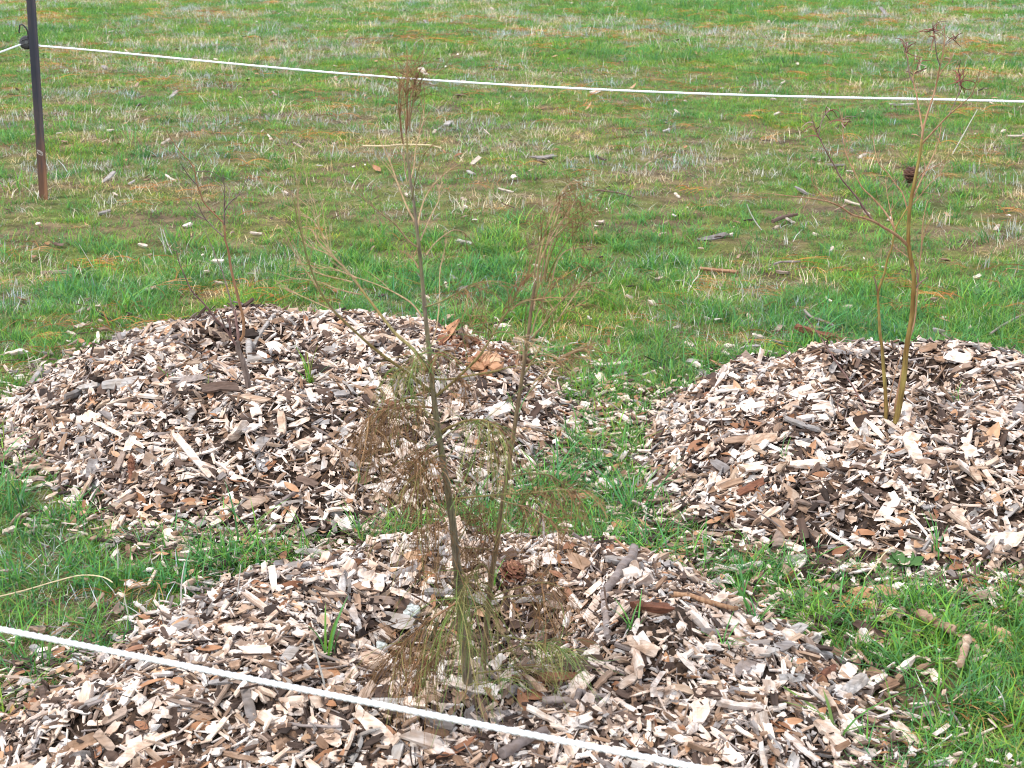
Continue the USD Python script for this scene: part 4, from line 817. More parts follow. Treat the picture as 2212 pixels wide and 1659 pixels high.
stick('stick', R9([(1530, 750), (1600, 790), (1680, 835), (1760, 862)]), 12.0, 11.0, tan_wood, 'smooth tan split stick lying on the grass at lower right', seed=36, lift=.03)
stick('stick', R9([(1835, 935), (1815, 1020), (1785, 1115)]), 9.0, 7.0, pale_wood, 'white barkless stick standing in the grass at lower right', seed=37, lift=.04)
stick('stick', R9([(720, 1060), (860, 1200), (1000, 1330), (1130, 1410)]), 3.0, 2.4, grey_bark, 'long thin grey twig on the right slope of the front mound', seed=38, lift=.016)
stick('stick', R9([(-60, 590), (80, 610), (200, 650), (350, 690)]), 7.0, 5.5, russet_stem, 'reddish brown stick on the upper right slope of the front mound', seed=39, lift=.018)
stick('stick', R3([(580, 1480), (640, 1455), (700, 1440), (740, 1432)]), 4.5, 3.5, dark_bark, 'dark curled bark stick on the open grass left of the right sapling', seed=40, lift=.03)
stick('stick', R7([(640, 255), (690, 262), (735, 272)]), 4.5, 3.5, dark_bark, 'short dark stick in the lush grass at lower left', seed=41, lift=.03)
# bark slabs and big split pieces
for i, (a, b, wf, T, mat, nm, cat, label, kw) in enumerate([
    (R4([(985, 835)])[0], R4([(1330, 830)])[0], .16, .006, grey_bark, 'bark_piece', 'bark', 'long curved grey bark strip below the left sapling', dict(bend=.25)),
    (R4([(1330, 840)])[0], R4([(1480, 885)])[0], .16, .006, grey_bark, 'bark_piece', 'bark', 'short grey bark strip touching the foot of the left sapling', {}),
    (R4([(700, 900)])[0], R4([(940, 830)])[0], .35, .008, grey_wood, 'wood_piece', 'wood piece', 'largest pale weathered slab on the upper left of the left mound', {}),
    (R4([(545, 920)])[0], R4([(720, 840)])[0], .2, .007, grey_wood, 'wood_piece', 'wood piece', 'narrow grey slab left of the largest slab on the left mound', {}),
    (R4([(1000, 520)])[0], R4([(1160, 420)])[0], .26, .010, pale_wood, 'wood_piece', 'wood piece', 'pale pointed slab near the back top of the left mound', {}),
    (R4([(1150, 1275)])[0], R4([(1365, 1505)])[0], .16, .012, pale_wood, 'wood_splinter', 'wood splinter', 'long cream split splinter standing out on the front slope of the left mound', dict(jag=.1)),
    (R4([(200, 925)])[0], R4([(332, 765)])[0], .10, .006, pale_wood, 'wood_splinter', 'wood splinter', 'thin white splinter slanting up at the far left of the left mound', {}),
    (R4([(232, 905)])[0], R4([(296, 1105)])[0], .08, .006, pale_wood, 'wood_splinter', 'wood splinter', 'thin white splinter slanting down at the far left of the left mound', {}),
    (R4([(60, 975)])[0], R4([(300, 775)])[0], .14, .009, grey_wood, 'wood_splinter', 'wood splinter', 'grey splinter along the left edge of the left mound', {}),
    (R4([(50, 1020)])[0], R4([(190, 960)])[0], .22, .009, pale_wood, 'wood_splinter', 'wood splinter', 'pale splinter at the lower left corner of the left mound', {}),
    (R4([(640, 1185)])[0], R4([(910, 1300)])[0], .10, .006, pale_wood, 'wood_splinter', 'wood splinter', 'cream splinter crossing the sticks low on the left mound', {}),
    (R4([(765, 1440)])[0], R4([(800, 1290)])[0], .25, .010, tan_wood, 'wood_splinter', 'wood splinter', 'tan splinter beside the cone at the foot of the left mound', {}),
    (R4([(915, 975)])[0], R4([(1015, 1055)])[0], .60, .0015, leaf_brown, 'dry_leaf', 'leaf', 'broad orange-brown leaf in the middle of the left mound', dict(leafy=True)),
    (R4([(690, 745)])[0], R4([(830, 745)])[0], .28, .0015, leaf_brown, 'dry_leaf', 'leaf', 'flat brown leaf on the upper left of the left mound', dict(leafy=True)),
    (R4([(545, 1080)])[0], R4([(690, 1080)])[0], .55, .009, pale_wood, 'wood_piece', 'wood piece', 'broad forked pale chip on the left slope of the left mound', {}),
    (R8([(1120, 1128)])[0], R8([(1540, 1085)])[0], .16, .008, red_bark, 'bark_piece', 'bark', 'flat reddish brown bark strip right of the tallest sapling', dict(jag=.08)),
    (R8([(100, 1360)])[0], R8([(390, 1590)])[0], .27, .016, pale_wood, 'wood_piece', 'wood piece', 'biggest cream slab below the near rope on the front mound', {}),
    (R8([(200, 1290)])[0], R8([(490, 1300)])[0], .17, .010, grey_wood, 'wood_piece', 'wood piece', 'whitish level slab partly under the near rope', {}),
    (R8([(545, 1385)])[0], R8([(715, 1470)])[0], .45, .022, grey_wood, 'wood_piece', 'wood piece', 'thick cracked block right of the biggest cream slab', {}),
    (R8([(440, 1235)])[0], R8([(570, 1050)])[0], .16, .010, red_bark, 'bark_piece', 'bark', 'brown bark strip leaning left of the tallest sapling', {}),
    (R8([(860, 1260)])[0], R8([(910, 1100)])[0], .25, .010, pale_wood, 'wood_splinter', 'wood splinter', 'pale splinter standing right of the tallest trunk', {}),
    (R8([(545, 575)])[0], R8([(715, 580)])[0], .35, .014, grey_wood, 'wood_piece', 'wood piece', 'pale rounded block left of the tallest trunk', {}),
    (R8([(1315, 360)])[0], R8([(1395, 365)])[0], .95, .012, pale_wood, 'wood_piece', 'wood piece', 'square white chip at the top of the front mound', {}),
    (R8([(1480, 640)])[0], R8([(1450, 790)])[0], .30, .010, pale_wood, 'wood_splinter', 'wood splinter', 'pair-like white splinter right of the tallest sapling', {}),
    (R8([(1150, 625)])[0], R8([(1330, 615)])[0], .2, .010, grey_wood, 'wood_piece', 'wood piece', 'blue-grey slab right of the second stem', {}),
    (R8([(1910, 720)])[0], R8([(2130, 710)])[0], .28, .018, red_bark, 'bark_piece', 'bark', 'dark reddish bark chunk on the right of the front mound', {}),
    (R8([(1855, 900)])[0], R8([(2040, 980)])[0], .4, .014, pale_wood, 'wood_piece', 'wood piece', 'wedge shaped pale block by the bare dirt on the front mound', {}),
    (R8([(1500, 1030)])[0], R8([(1650, 960)])[0], .55, .010, pale_wood, 'wood_piece', 'wood piece', 'fan shaped pinkish chip right of the drooping needles', {}),
    (R8([(1580, 770)])[0], R8([(1690, 600)])[0], .3, .010, pale_wood, 'wood_piece', 'wood piece', 'cream chip touching the crooked branch piece', {}),
    (R8([(1010, 440)])[0], R8([(1500, 440)])[0], .02, .004, dark_bark, 'twig', 'twig', 'thin brown twig crossing the top of the front mound', {}),
    (R7([(1680, 1190)])[0], R7([(1760, 1120)])[0], .6, .030, grey_bark, 'wood_stub', 'wood stub', 'short sawn grey stub under the near rope', {}),
    (R7([(1590, 990)])[0], R7([(1740, 970)])[0], .55, .012, pale_wood, 'wood_piece', 'wood piece', 'broad grained chip above the near rope on the front mound', {}),
    (R7([(1420, 1010)])[0], R7([(1515, 880)])[0], .26, .010, pale_wood, 'wood_splinter', 'wood splinter', 'long pale chip leaning above the near rope', {}),
    (R7([(1200, 1070)])[0], R7([(1290, 1020)])[0], .6, .010, pale_wood, 'wood_piece', 'wood piece', 'square pale chip touching the near rope at left', {}),
    (R9([(800, 930)])[0], R9([(1050, 1010)])[0], .24, .016, grey_wood, 'wood_piece', 'wood piece', 'pale splintered slab at the right edge of the front mound', {}),
    (R9([(850, 1210)])[0], R9([(1045, 1405)])[0], .22, .014, pale_wood, 'wood_piece', 'wood piece', 'long pale slab low on the right slope of the front mound', {}),
    (R9([(860, 1150)])[0], R9([(1010, 1050)])[0], .30, .016, red_bark, 'bark_piece', 'bark', 'curved brown bark piece at the right edge of the front mound', {}),
    (R9([(1010, 1130)])[0], R9([(1110, 1030)])[0], .6, .016, pale_wood, 'wood_piece', 'wood piece', 'cream chip overlapping the curved bark at the right edge', {}),
    (R9([(1000, 1280)])[0], R9([(1150, 1150)])[0], .45, .018, grey_wood, 'wood_piece', 'wood piece', 'dark-sided grey block at the right edge of the front mound', {}),
    (R9([(1195, 1090)])[0], R9([(1360, 1205)])[0], .5, .012, tan_wood, 'wood_piece', 'wood piece', 'furrowed tan slab lying on bare soil right of the front mound', {}),
    (R9([(890, 1440)])[0], R9([(1020, 1560)])[0], .7, .014, pale_wood, 'wood_piece', 'wood piece', 'ragged white slab at the bottom right of the front mound', {}),
    (R9([(330, 1090)])[0], R9([(460, 990)])[0], .5, .012, grey_bark, 'bark_piece', 'bark', 'grey-brown bark piece in the right half of the front mound', {}),
    (R9([(0, 1480)])[0], R9([(155, 1370)])[0], .3, .012, pale_wood, 'wood_splinter', 'wood splinter', 'white splinter near the right end of the near rope', {}),
    (R9([(240, 1340)])[0], R9([(480, 1380)])[0], .18, .012, pale_wood, 'wood_splinter', 'wood splinter', 'cream splinter in the lower right of the front mound', {}),
    (R6([(720, 555)])[0], R6([(1035, 560)])[0], .13, .026, red_bark, 'bark_piece', 'bark', 'rotten reddish log piece on the back crest of the right mound', dict(jag=.06, lift=.03)),
    (R6([(915, 1400)])[0], R6([(1015, 1400)])[0], 1.0, .030, tan_wood, 'wood_block', 'wood block', 'angular honey coloured block on the front of the right mound', dict(jag=.05)),
    (R6([(365, 1580)])[0], R6([(530, 1500)])[0], .32, .014, red_bark, 'bark_piece', 'bark', 'rust red rotten bark piece low on the right mound', {}),
    (R6([(360, 1030)])[0], R6([(520, 1020)])[0], .42, .012, pale_wood, 'wood_piece', 'wood piece', 'large cream slab on the left slope of the right mound', {}),
    (R6([(650, 1150)])[0], R6([(890, 1165)])[0], .2, .012, grey_wood, 'wood_piece', 'wood piece', 'grey split slab below the stems of the right sapling', {}),
    (R6([(760, 970)])[0], R6([(900, 960)])[0], .6, .010, pale_wood, 'wood_piece', 'wood piece', 'ragged white slab left of the right sapling', {}),
    (R6([(700, 1380)])[0], R6([(920, 1400)])[0], .35, .012, pale_wood, 'wood_piece', 'wood piece', 'broad splintery slab beside the honey coloured block', {}),
    (R6([(1440, 1240)])[0], R6([(1530, 1360)])[0], .6, .012, pale_wood, 'wood_piece', 'wood piece', 'bright white slab in front of the right sapling', {}),
    (R6([(2070, 1270)])[0], R6([(2200, 1160)])[0], .4, .014, pale_wood, 'wood_piece', 'wood piece', 'thick pale slab at the right edge of the picture', {}),
    (R6([(1980, 745)])[0], R6([(2190, 735)])[0], .15, .012, pale_wood, 'wood_piece', 'wood piece', 'yellowish slab at the back right of the right mound', {}),
    (R6([(1310, 1110)])[0], R6([(1480, 1195)])[0], .18, .008, pale_wood, 'wood_splinter', 'wood splinter', 'white splinter across the foot of the yellow-green stems', {}),
    (R6([(600, 560)])[0], R6([(640, 490)])[0], .4, .008, tan_wood, 'wood_splinter', 'wood splinter', 'tan splinter sticking up at the back crest of the right mound', dict(lift=.03)),
    ]):
    lying(nm, a, b, wf, T, mat, label, cat, 300 + i, **{'lift': .02, **kw})
# upright pale chip on the crest left of the front mound and dead stalks
def upright(name, foot, tip, r, mat, label, cat, bow=0.0, mid=None):
    b = on_surface(*foot); q = [foot] + ([mid] if mid else []) + [tip]
    p = np.array([PY(x, y, b[1]) for x, y in smooth_path(q, 12)]); p[:, 1] -= np.linspace(0, 1, 12) * bow
    o = obj(name, tube(p - b, r * np.linspace(1, .6, 12), 6), mat, None, smooth=True); UsdGeom.Xformable(o).AddTranslateOp().Set(Gf.Vec3d(*map(float, b - [0, 0, .006]))); tag(o, label, cat)
pale_stalk = plain('pale_stalk', (.42, .41, .39), .8, (.56, .54, .50), 200., .15)
straw_stalk = plain('straw_stalk', (.42, .33, .20), .8, (.52, .44, .30), 200., .15)
for foot, tip, mid, r, mat, label in (
    (R7([(1180, 690)])[0], R7([(1208, 285)])[0], R7([(1178, 500)])[0], .0020, pale_stalk, 'tallest white dead stalk in the grass left of the front mound'),
    (R7([(760, 430)])[0], R7([(772, 170)])[0], R7([(770, 300)])[0], .0018, pale_stalk, 'white dead stalk in the grass below the left mound'),
    (R7([(850, 720)])[0], R7([(815, 500)])[0], R7([(830, 610)])[0], .0018, pale_stalk, 'grey dead stalk in the middle of the lower left grass'),
    (R7([(1075, 750)])[0], R7([(1048, 600)])[0], None, .0018, pale_stalk, 'short grey dead stalk at the grass edge above the front mound'),
    (R7([(215, 150)])[0], R7([(240, 0)])[0], None, .0018, pale_stalk, 'leaning white dead stalk at the far lower left'),
    (R7([(130, 390)])[0], R7([(280, 240)])[0], None, .0018, pale_stalk, 'slanting white dead stalk at the far lower left'),
    (R7([(1530, 600)])[0], R7([(1570, 300)])[0], R7([(1548, 450)])[0], .0016, pale_stalk, 'thin white dead stalk behind the left crest of the front mound'),
    (R7([(2115, 1150)])[0], R7([(2035, 780)])[0], R7([(2080, 990)])[0], .0022, pale_stalk, 'white dead stalk standing on the front mound left of the sapling'),
    (R9([(1540, 1570)])[0], R9([(1730, 1390)])[0], None, .0022, pale_stalk, 'slanting pale dead stalk in the lush grass at lower right'),
    (R9([(2090, 1330)])[0], R9([(2010, 1080)])[0], R9([(2080, 1220)])[0], .0020, pale_stalk, 'bent pale dead stalk at the right edge of the lower grass'),
    (R9([(1640, 1290)])[0], R9([(1800, 1130)])[0], None, .0018, straw_stalk, 'straw coloured stalk below the white stick at lower right'),
    (R9([(1950, 1600)])[0], R9([(1925, 1400)])[0], R9([(1945, 1500)])[0], .0016, straw_stalk, 'upright straw stalk at the bottom right'),
    (R9([(670, 480)])[0], R9([(750, 360)])[0], None, .0022, pale_stalk, 'pale dead stalk below the right mound'),
    (R4([(60, 1000)])[0], R4([(90, 905)])[0], None, .0016, straw_stalk, 'short straw stalk at the left edge of the left mound'),
    (R3([(1745, 1000)])[0], R3([(1905, 700)])[0], R3([(1830, 840)])[0], .0030, pale_stalk, 'stout grey dead stalk right of the right sapling tip'),
    (R3([(520, 1490)])[0], R3([(415, 1310)])[0], R3([(455, 1400)])[0], .0028, pale_stalk, 'leaning grey dead stalk beside the dark curled bark'),
    (R4([(620, 90)])[0] , R4([(520, -90)])[0], None, .0016, pale_stalk, 'fine pale dead stalk behind the left mound'),
    (R1([(1120, 1650)])[0], R1([(1060, 1470)])[0], R1([(1085, 1560)])[0], .0026, pale_stalk, 'grey dead stalk left of the left sapling'),
    (R1([(1075, 1650)])[0], R1([(1045, 1460)])[0], None, .0022, pale_stalk, 'slender grey dead stalk beside another left of the left sapling'),
    (R6([(1650, 1110)])[0], R6([(1652, 1030)])[0], None, .0018, straw_stalk, 'short straw stalk standing right of the yellow-green stems'),
    (R6([(395, 300)])[0], R6([(380, 190)])[0], None, .0022, pale_stalk, 'curved pale dead stalk on the grass behind the right mound')):
    upright('dry_stalk', foot, tip, r, mat, label, 'dry stalk', mid=mid, bow=.02)
stick('dry_stalk', R7([(0, 680), (180, 635), (380, 575), (560, 536), (660, 545), (740, 585)]), 1.8, 1.4, straw_stalk, 'long straw stem arching flat over the lower left grass', 'dry stalk', seed=50, lift=.05, sides=5, knots=.02)
stick('dry_stalk', R2([(140, 1000), (280, 1000), (400, 990), (560, 995), (650, 1012)]), 1.8, 1.4, straw_stalk, 'long pale stem lying level behind the tallest sapling', 'dry stalk', seed=51, lift=.05, sides=5, knots=.02)
stick('dry_stalk', R9([(1170, 560), (1300, 400), (1350, 340)]), 1.5, 1.2, straw_stalk, 'straw stem in the gap grass right of centre', 'dry stalk', seed=52, lift=.05, sides=5, knots=.02)
lying('wood_splinter', R7([(1722, 520)])[0], R7([(1720, 415)])[0], .36, .008, pale_wood, 'pale chip standing upright on the left crest of the front mound', 'wood splinter', 401, lift=.03)
# cones
def cone(loc, axis, L, Rm, n, mat, label, seed, open_=.9, span=(0, 1)):
    rng = np.random.default_rng(seed); t = thing('pine_cone', label, 'pine cone', loc); axis = unit(axis); u = unit(np.cross(axis, [.2, .3, 1])); w = np.cross(axis, u)
    obj('core', tube(np.array([axis * L * k for k in np.linspace(span[0], span[1], 6)]), Rm * .4 * np.array([.7, 1, 1, .9, .7, .3]), 8), mat, t, smooth=True)
    for i in range(n):
        k = span[0] + (span[1] - span[0]) * (i + .5) / n; a = i * 2.39996; rad = np.cos(a) * u + np.sin(a) * w
        size = math.sin(math.pi * (.12 + .8 * k)) ** .7; d = unit(rad * open_ + axis * (1.05 - open_ * .6) + rng.normal(0, .06, 3)); nrm = unit(np.cross(np.cross(d, axis), d)); x = d; z = -nrm; y = np.cross(z, x)
        v, f = chip(Rm * .95 * size, Rm * .62 * size, Rm * .16, rng, 4, 3, jag=.02, bend=.4, taper=-.5)
        v[:, 0] += Rm * .5 * size; obj('cone_scale', (v @ np.stack([x, y, z], 1).T + axis * L * k * .9, f), mat, t)
    return t
cone_dark = wood('cone_dark', [(0, (.050, .024, .017)), (.5, (.085, .038, .025)), (1, (.14, .07, .045))], rough=.7)
cone_red = wood('cone_red', [(0, (.10, .04, .026)), (.5, (.17, .07, .042)), (1, (.24, .115, .07))], rough=.7)
cp = on_surface(1965, 406); cone(cp + [-.005, 0, .03], [.1, -.15, 1], .085, .046, 44, cone_dark, 'dark open pine cone on the grass seen behind the right sapling', 1)
cp = on_surface(1095, 1262); cone(cp + [-.005, 0, -.008], [.35, -.3, .8],   .075, .033, 46, cone_red, 'reddish brown old pine cone beside the second stem of the tallest sapling', 2, .7)
cp = on_surface(*R4([(855, 1500)])[0]); cone(cp + [0, 0, .012], [-.10, .55, .5], .085, .020, 44, cone_red, 'slim closed brown cone at the foot of the left mound', 3, .35)
cp = on_surface(*R5([(935, 735)])[0]); cone(cp + [0, 0, .0], [.0, -.25, 1], .035, .062, 16, leaf_brown, 'broken pine cone with fanned red-brown scales on the left mound', 4, 1.25)
# crumbs of rotten red bark behind the broken cone
rng = np.random.default_rng(77); cc = [on_surface(*R5([(x, y)])[0]) for x, y in ((800, 590), (860, 620), (940, 640), (1040, 670))]
crumbs = [(chip(U(.006, .015), U(.005, .010), U(.003, .006), rng, 4, 3), red_bark, None) for _ in range(6)]
pp = np.vstack([c + rng.normal(0, [.055, .045, 0], (150, 3)) for c in cc]); pp[:, 2] = surf_z(pp[:, 0], pp[:, 1]) + rng.uniform(.006, .020, len(pp))
instancer('/World/bark_crumbs', crumbs, rng.integers(0, 6, len(pp)), pp, frames(np.tile([0, 0, 1.], (len(pp), 1)), rng.uniform(0, 6.28, len(pp)), np.full(len(pp), .5), rng), rng.lognormal(0, .3, len(pp)), label='dark red rotten bark crumbs behind the broken pine cone', category='bark crumbs', protoname='crumb')
# clods on the bare dirt of the front mound
cc = on_surface(*R8([(2130, 890)])[0]); clod = []
for i in range(5):
    m = trimesh.creation.icosphere(1, .008); v = np.asarray(m.vertices) * (1 + rng.normal(0, .22, (len(m.vertices), 1))); clod.append(((v, m.faces), humus, None))
pp = cc + rng.normal(0, [.04, .035, 0], (170, 3)); pp[:, 2] = surf_z(pp[:, 0], pp[:, 1]) + .006
instancer('/World/dirt_clods', clod, rng.integers(0, 5, len(pp)), pp, frames(np.tile([0, 0, 1.], (len(pp), 1)), rng.uniform(0, 6.28, len(pp)), np.full(len(pp), .5), rng), rng.lognormal(-.3, .45, len(pp)), label='crumbly bare dirt on the right of the front mound', category='dirt', protoname='clod')
# lichen pebbles
lichen = plain('lichen_stone', (.20, .22, .21), .9, (.46, .50, .50), 160., .15)
for px, sz, label in ((R8([(440, 680)])[0], .022, 'pale lichen-covered pebble left of the tallest sapling'), (R8([(232, 915)])[0], .020, 'green-grey lichen pebble lowest left of the tallest sapling'), (R7([(492, 1005)])[0], .017, 'smooth grey pebble on the grass above the near rope at left')):
    c = on_surface(*px); m = trimesh.creation.icosphere(3, 1.0); v = np.asarray(m.vertices); v = v * (1 + (meshkit.fbm(v * 1.6 + c, 3, 4)[:, None] - .5) * .7) * np.array([1.15, .9, .75]) * sz
    o = obj('pebble', (v, m.faces), lichen, None, smooth=True); UsdGeom.Xformable(o).AddTranslateOp().Set(Gf.Vec3d(*map(float, c + [0, 0, sz * .55]))); tag(o, label, 'pebble')
# green tufts and weeds that can be told apart
def tuft(px, n, h, w, lean, label, seed, cols=G2, rad=.012, segs=5):
    rng = np.random.default_rng(seed + 60); c = on_surface(*px); t = thing('grass_tuft', label, 'grass tuft', c)
    for _ in range(n):
        (v, f), _m, col = blades(rng, 1, rad, (h[0] * .72, h[1] * .72), (w[0] * .7, w[1] * .7), lean, cols, segs=segs, curl=.8); obj('blade', (v, f), green_blade, t, tint=col)
    return t
tuft(R4([(2010, 845)])[0], 14, (.07, .30), (.005, .009), (.25, .9), 'green grass tuft growing in the left mound right of its sapling', 1, GREEN + G1)
tuft(R4([(1110, 800)])[0], 5, (.05, .10), (.003, .005), (.3, .8), 'few green blades growing mid left mound', 2)
tuft(R4([(1375, 880)])[0], 4, (.08, .16), (.003, .004), (.1, .4), 'thin green blades just left of the left sapling foot', 3, GREEN)
tuft(R5([(130, 1510)])[0], 5, (.08, .16), (.005, .008), (.2, .6), 'dark green blades at the front foot of the left mound', 4)
tuft(R5([(1130, 1060)])[0], 7, (.08, .18), (.004, .007), (.5, 1.2), 'green blades at the right edge of the left mound', 5)
tuft(R8([(990, 520)])[0], 6, (.07, .15), (.004, .006), (.15, .5), 'bright green blades behind the second stem of the tallest sapling', 6, [(.14, .30, .05)])
tuft(R8([(1890, 790)])[0], 9, (.06, .15), (.005, .009), (.3, .9), 'green tuft on the front mound right of the crooked branch', 7)
tuft(R7([(2150, 950)])[0], 6, (.10, .20), (.006, .010), (.2, .7), 'green tuft in the front mound left of the sapling', 8)
tuft(R9([(270, 900)])[0], 10, (.06, .14), (.004, .007), (.4, 1.1), 'green tuft by the bare dirt on the right of the front mound', 9)
tuft(R9([(470, 740)])[0], 16, (.08, .20), (.004, .008), (.4, 1.1), 'tall green tuft on the upper right edge of the front mound', 10)
tuft(R9([(700, 1050)])[0], 5, (.07, .14), (.004, .006), (.3, .9), 'sparse green blades low on the right of the front mound', 11)
tuft(R9([(1400, 1050)])[0], 20, (.08, .20), (.006, .010), (.4, 1.2), 'lush broad-bladed grass tuft right of the front mound', 12, rad=.03)
tuft(R9([(1000, 1455)])[0], 7, (.10, .26), (.008, .012), (.8, 1.6), 'long broad blades arching over the right edge of the front mound', 13, GREEN + G2)
tuft(R6([(1770, 960)])[0], 8, (.06, .18), (.003, .004), (.3, .9), 'wispy green blades on the right of the right mound', 14)
tuft(R6([(650, 1330)])[0], 5, (.06, .13), (.003, .005), (.3, .8), 'few green blades on the front of the right mound', 15)
tuft(R9([(1640, 290)])[0], 12, (.08, .18), (.004, .007), (.4, 1.0), 'green tuft at the front edge of the right mound', 16)
tuft(R2([(560, 240)])[0], 40, (.05, .12), (.004, .007), (.4, 1.0), 'vivid green clump of grass beyond the far rope', 17, [(.10, .26, .035), (.13, .28, .03)], rad=.13, segs=3)
tuft(R5([(730, 430)])[0], 34, (.05, .12), (.004, .007), (.4, 1.0), 'deep green clump of grass at the back edge of the left mound', 18, [(.05, .18, .04), (.07, .2, .04)], rad=.09, segs=3)
def rosette(px, n, L, W, label, seed, flat=.25):
    rng = np.random.default_rng(seed + 80); c = on_surface(*px) + [0, 0, .012]; t = thing('weed', label, 'weed', c)
    for i in range(n):
        a = i * 2.4 + rng.normal(0, .15); v, f = chip(L * rng.uniform(.7, 1.1), W, .0008, rng, 6, 3, bend=-.35, leafy=True); v[:, 0] += L * .5; v[:, 2] += np.abs(v[:, 0]) * flat + .006
        ca, sa = math.cos(a), math.sin(a); obj('leaf', (v @ np.array([[ca, sa, 0], [-sa, ca, 0], [0, 0, 1]]), f), green_blade, t, tint=np.tile(np.array([.075, .16, .05]) * rng.uniform(.8, 1.2), (len(v), 1)))
rosette(R4([(510, 150)])[0], 12, .09, .022, 'flat leafy weed rosette on the grass left of the left sapling', 1)
rosette(R9([(1430, 400)])[0], 8, .05, .034, 'broad-leaved green weed below the right mound', 2, .5)
rosette(R9([(730, 640)])[0], 5, .05, .016, 'small bright weed right of the front mound', 3, .6)
rosette(R6([(1900, 270)])[0], 10, .05, .016, 'small leafy weed on the grass right of the yellow-green stems', 4)

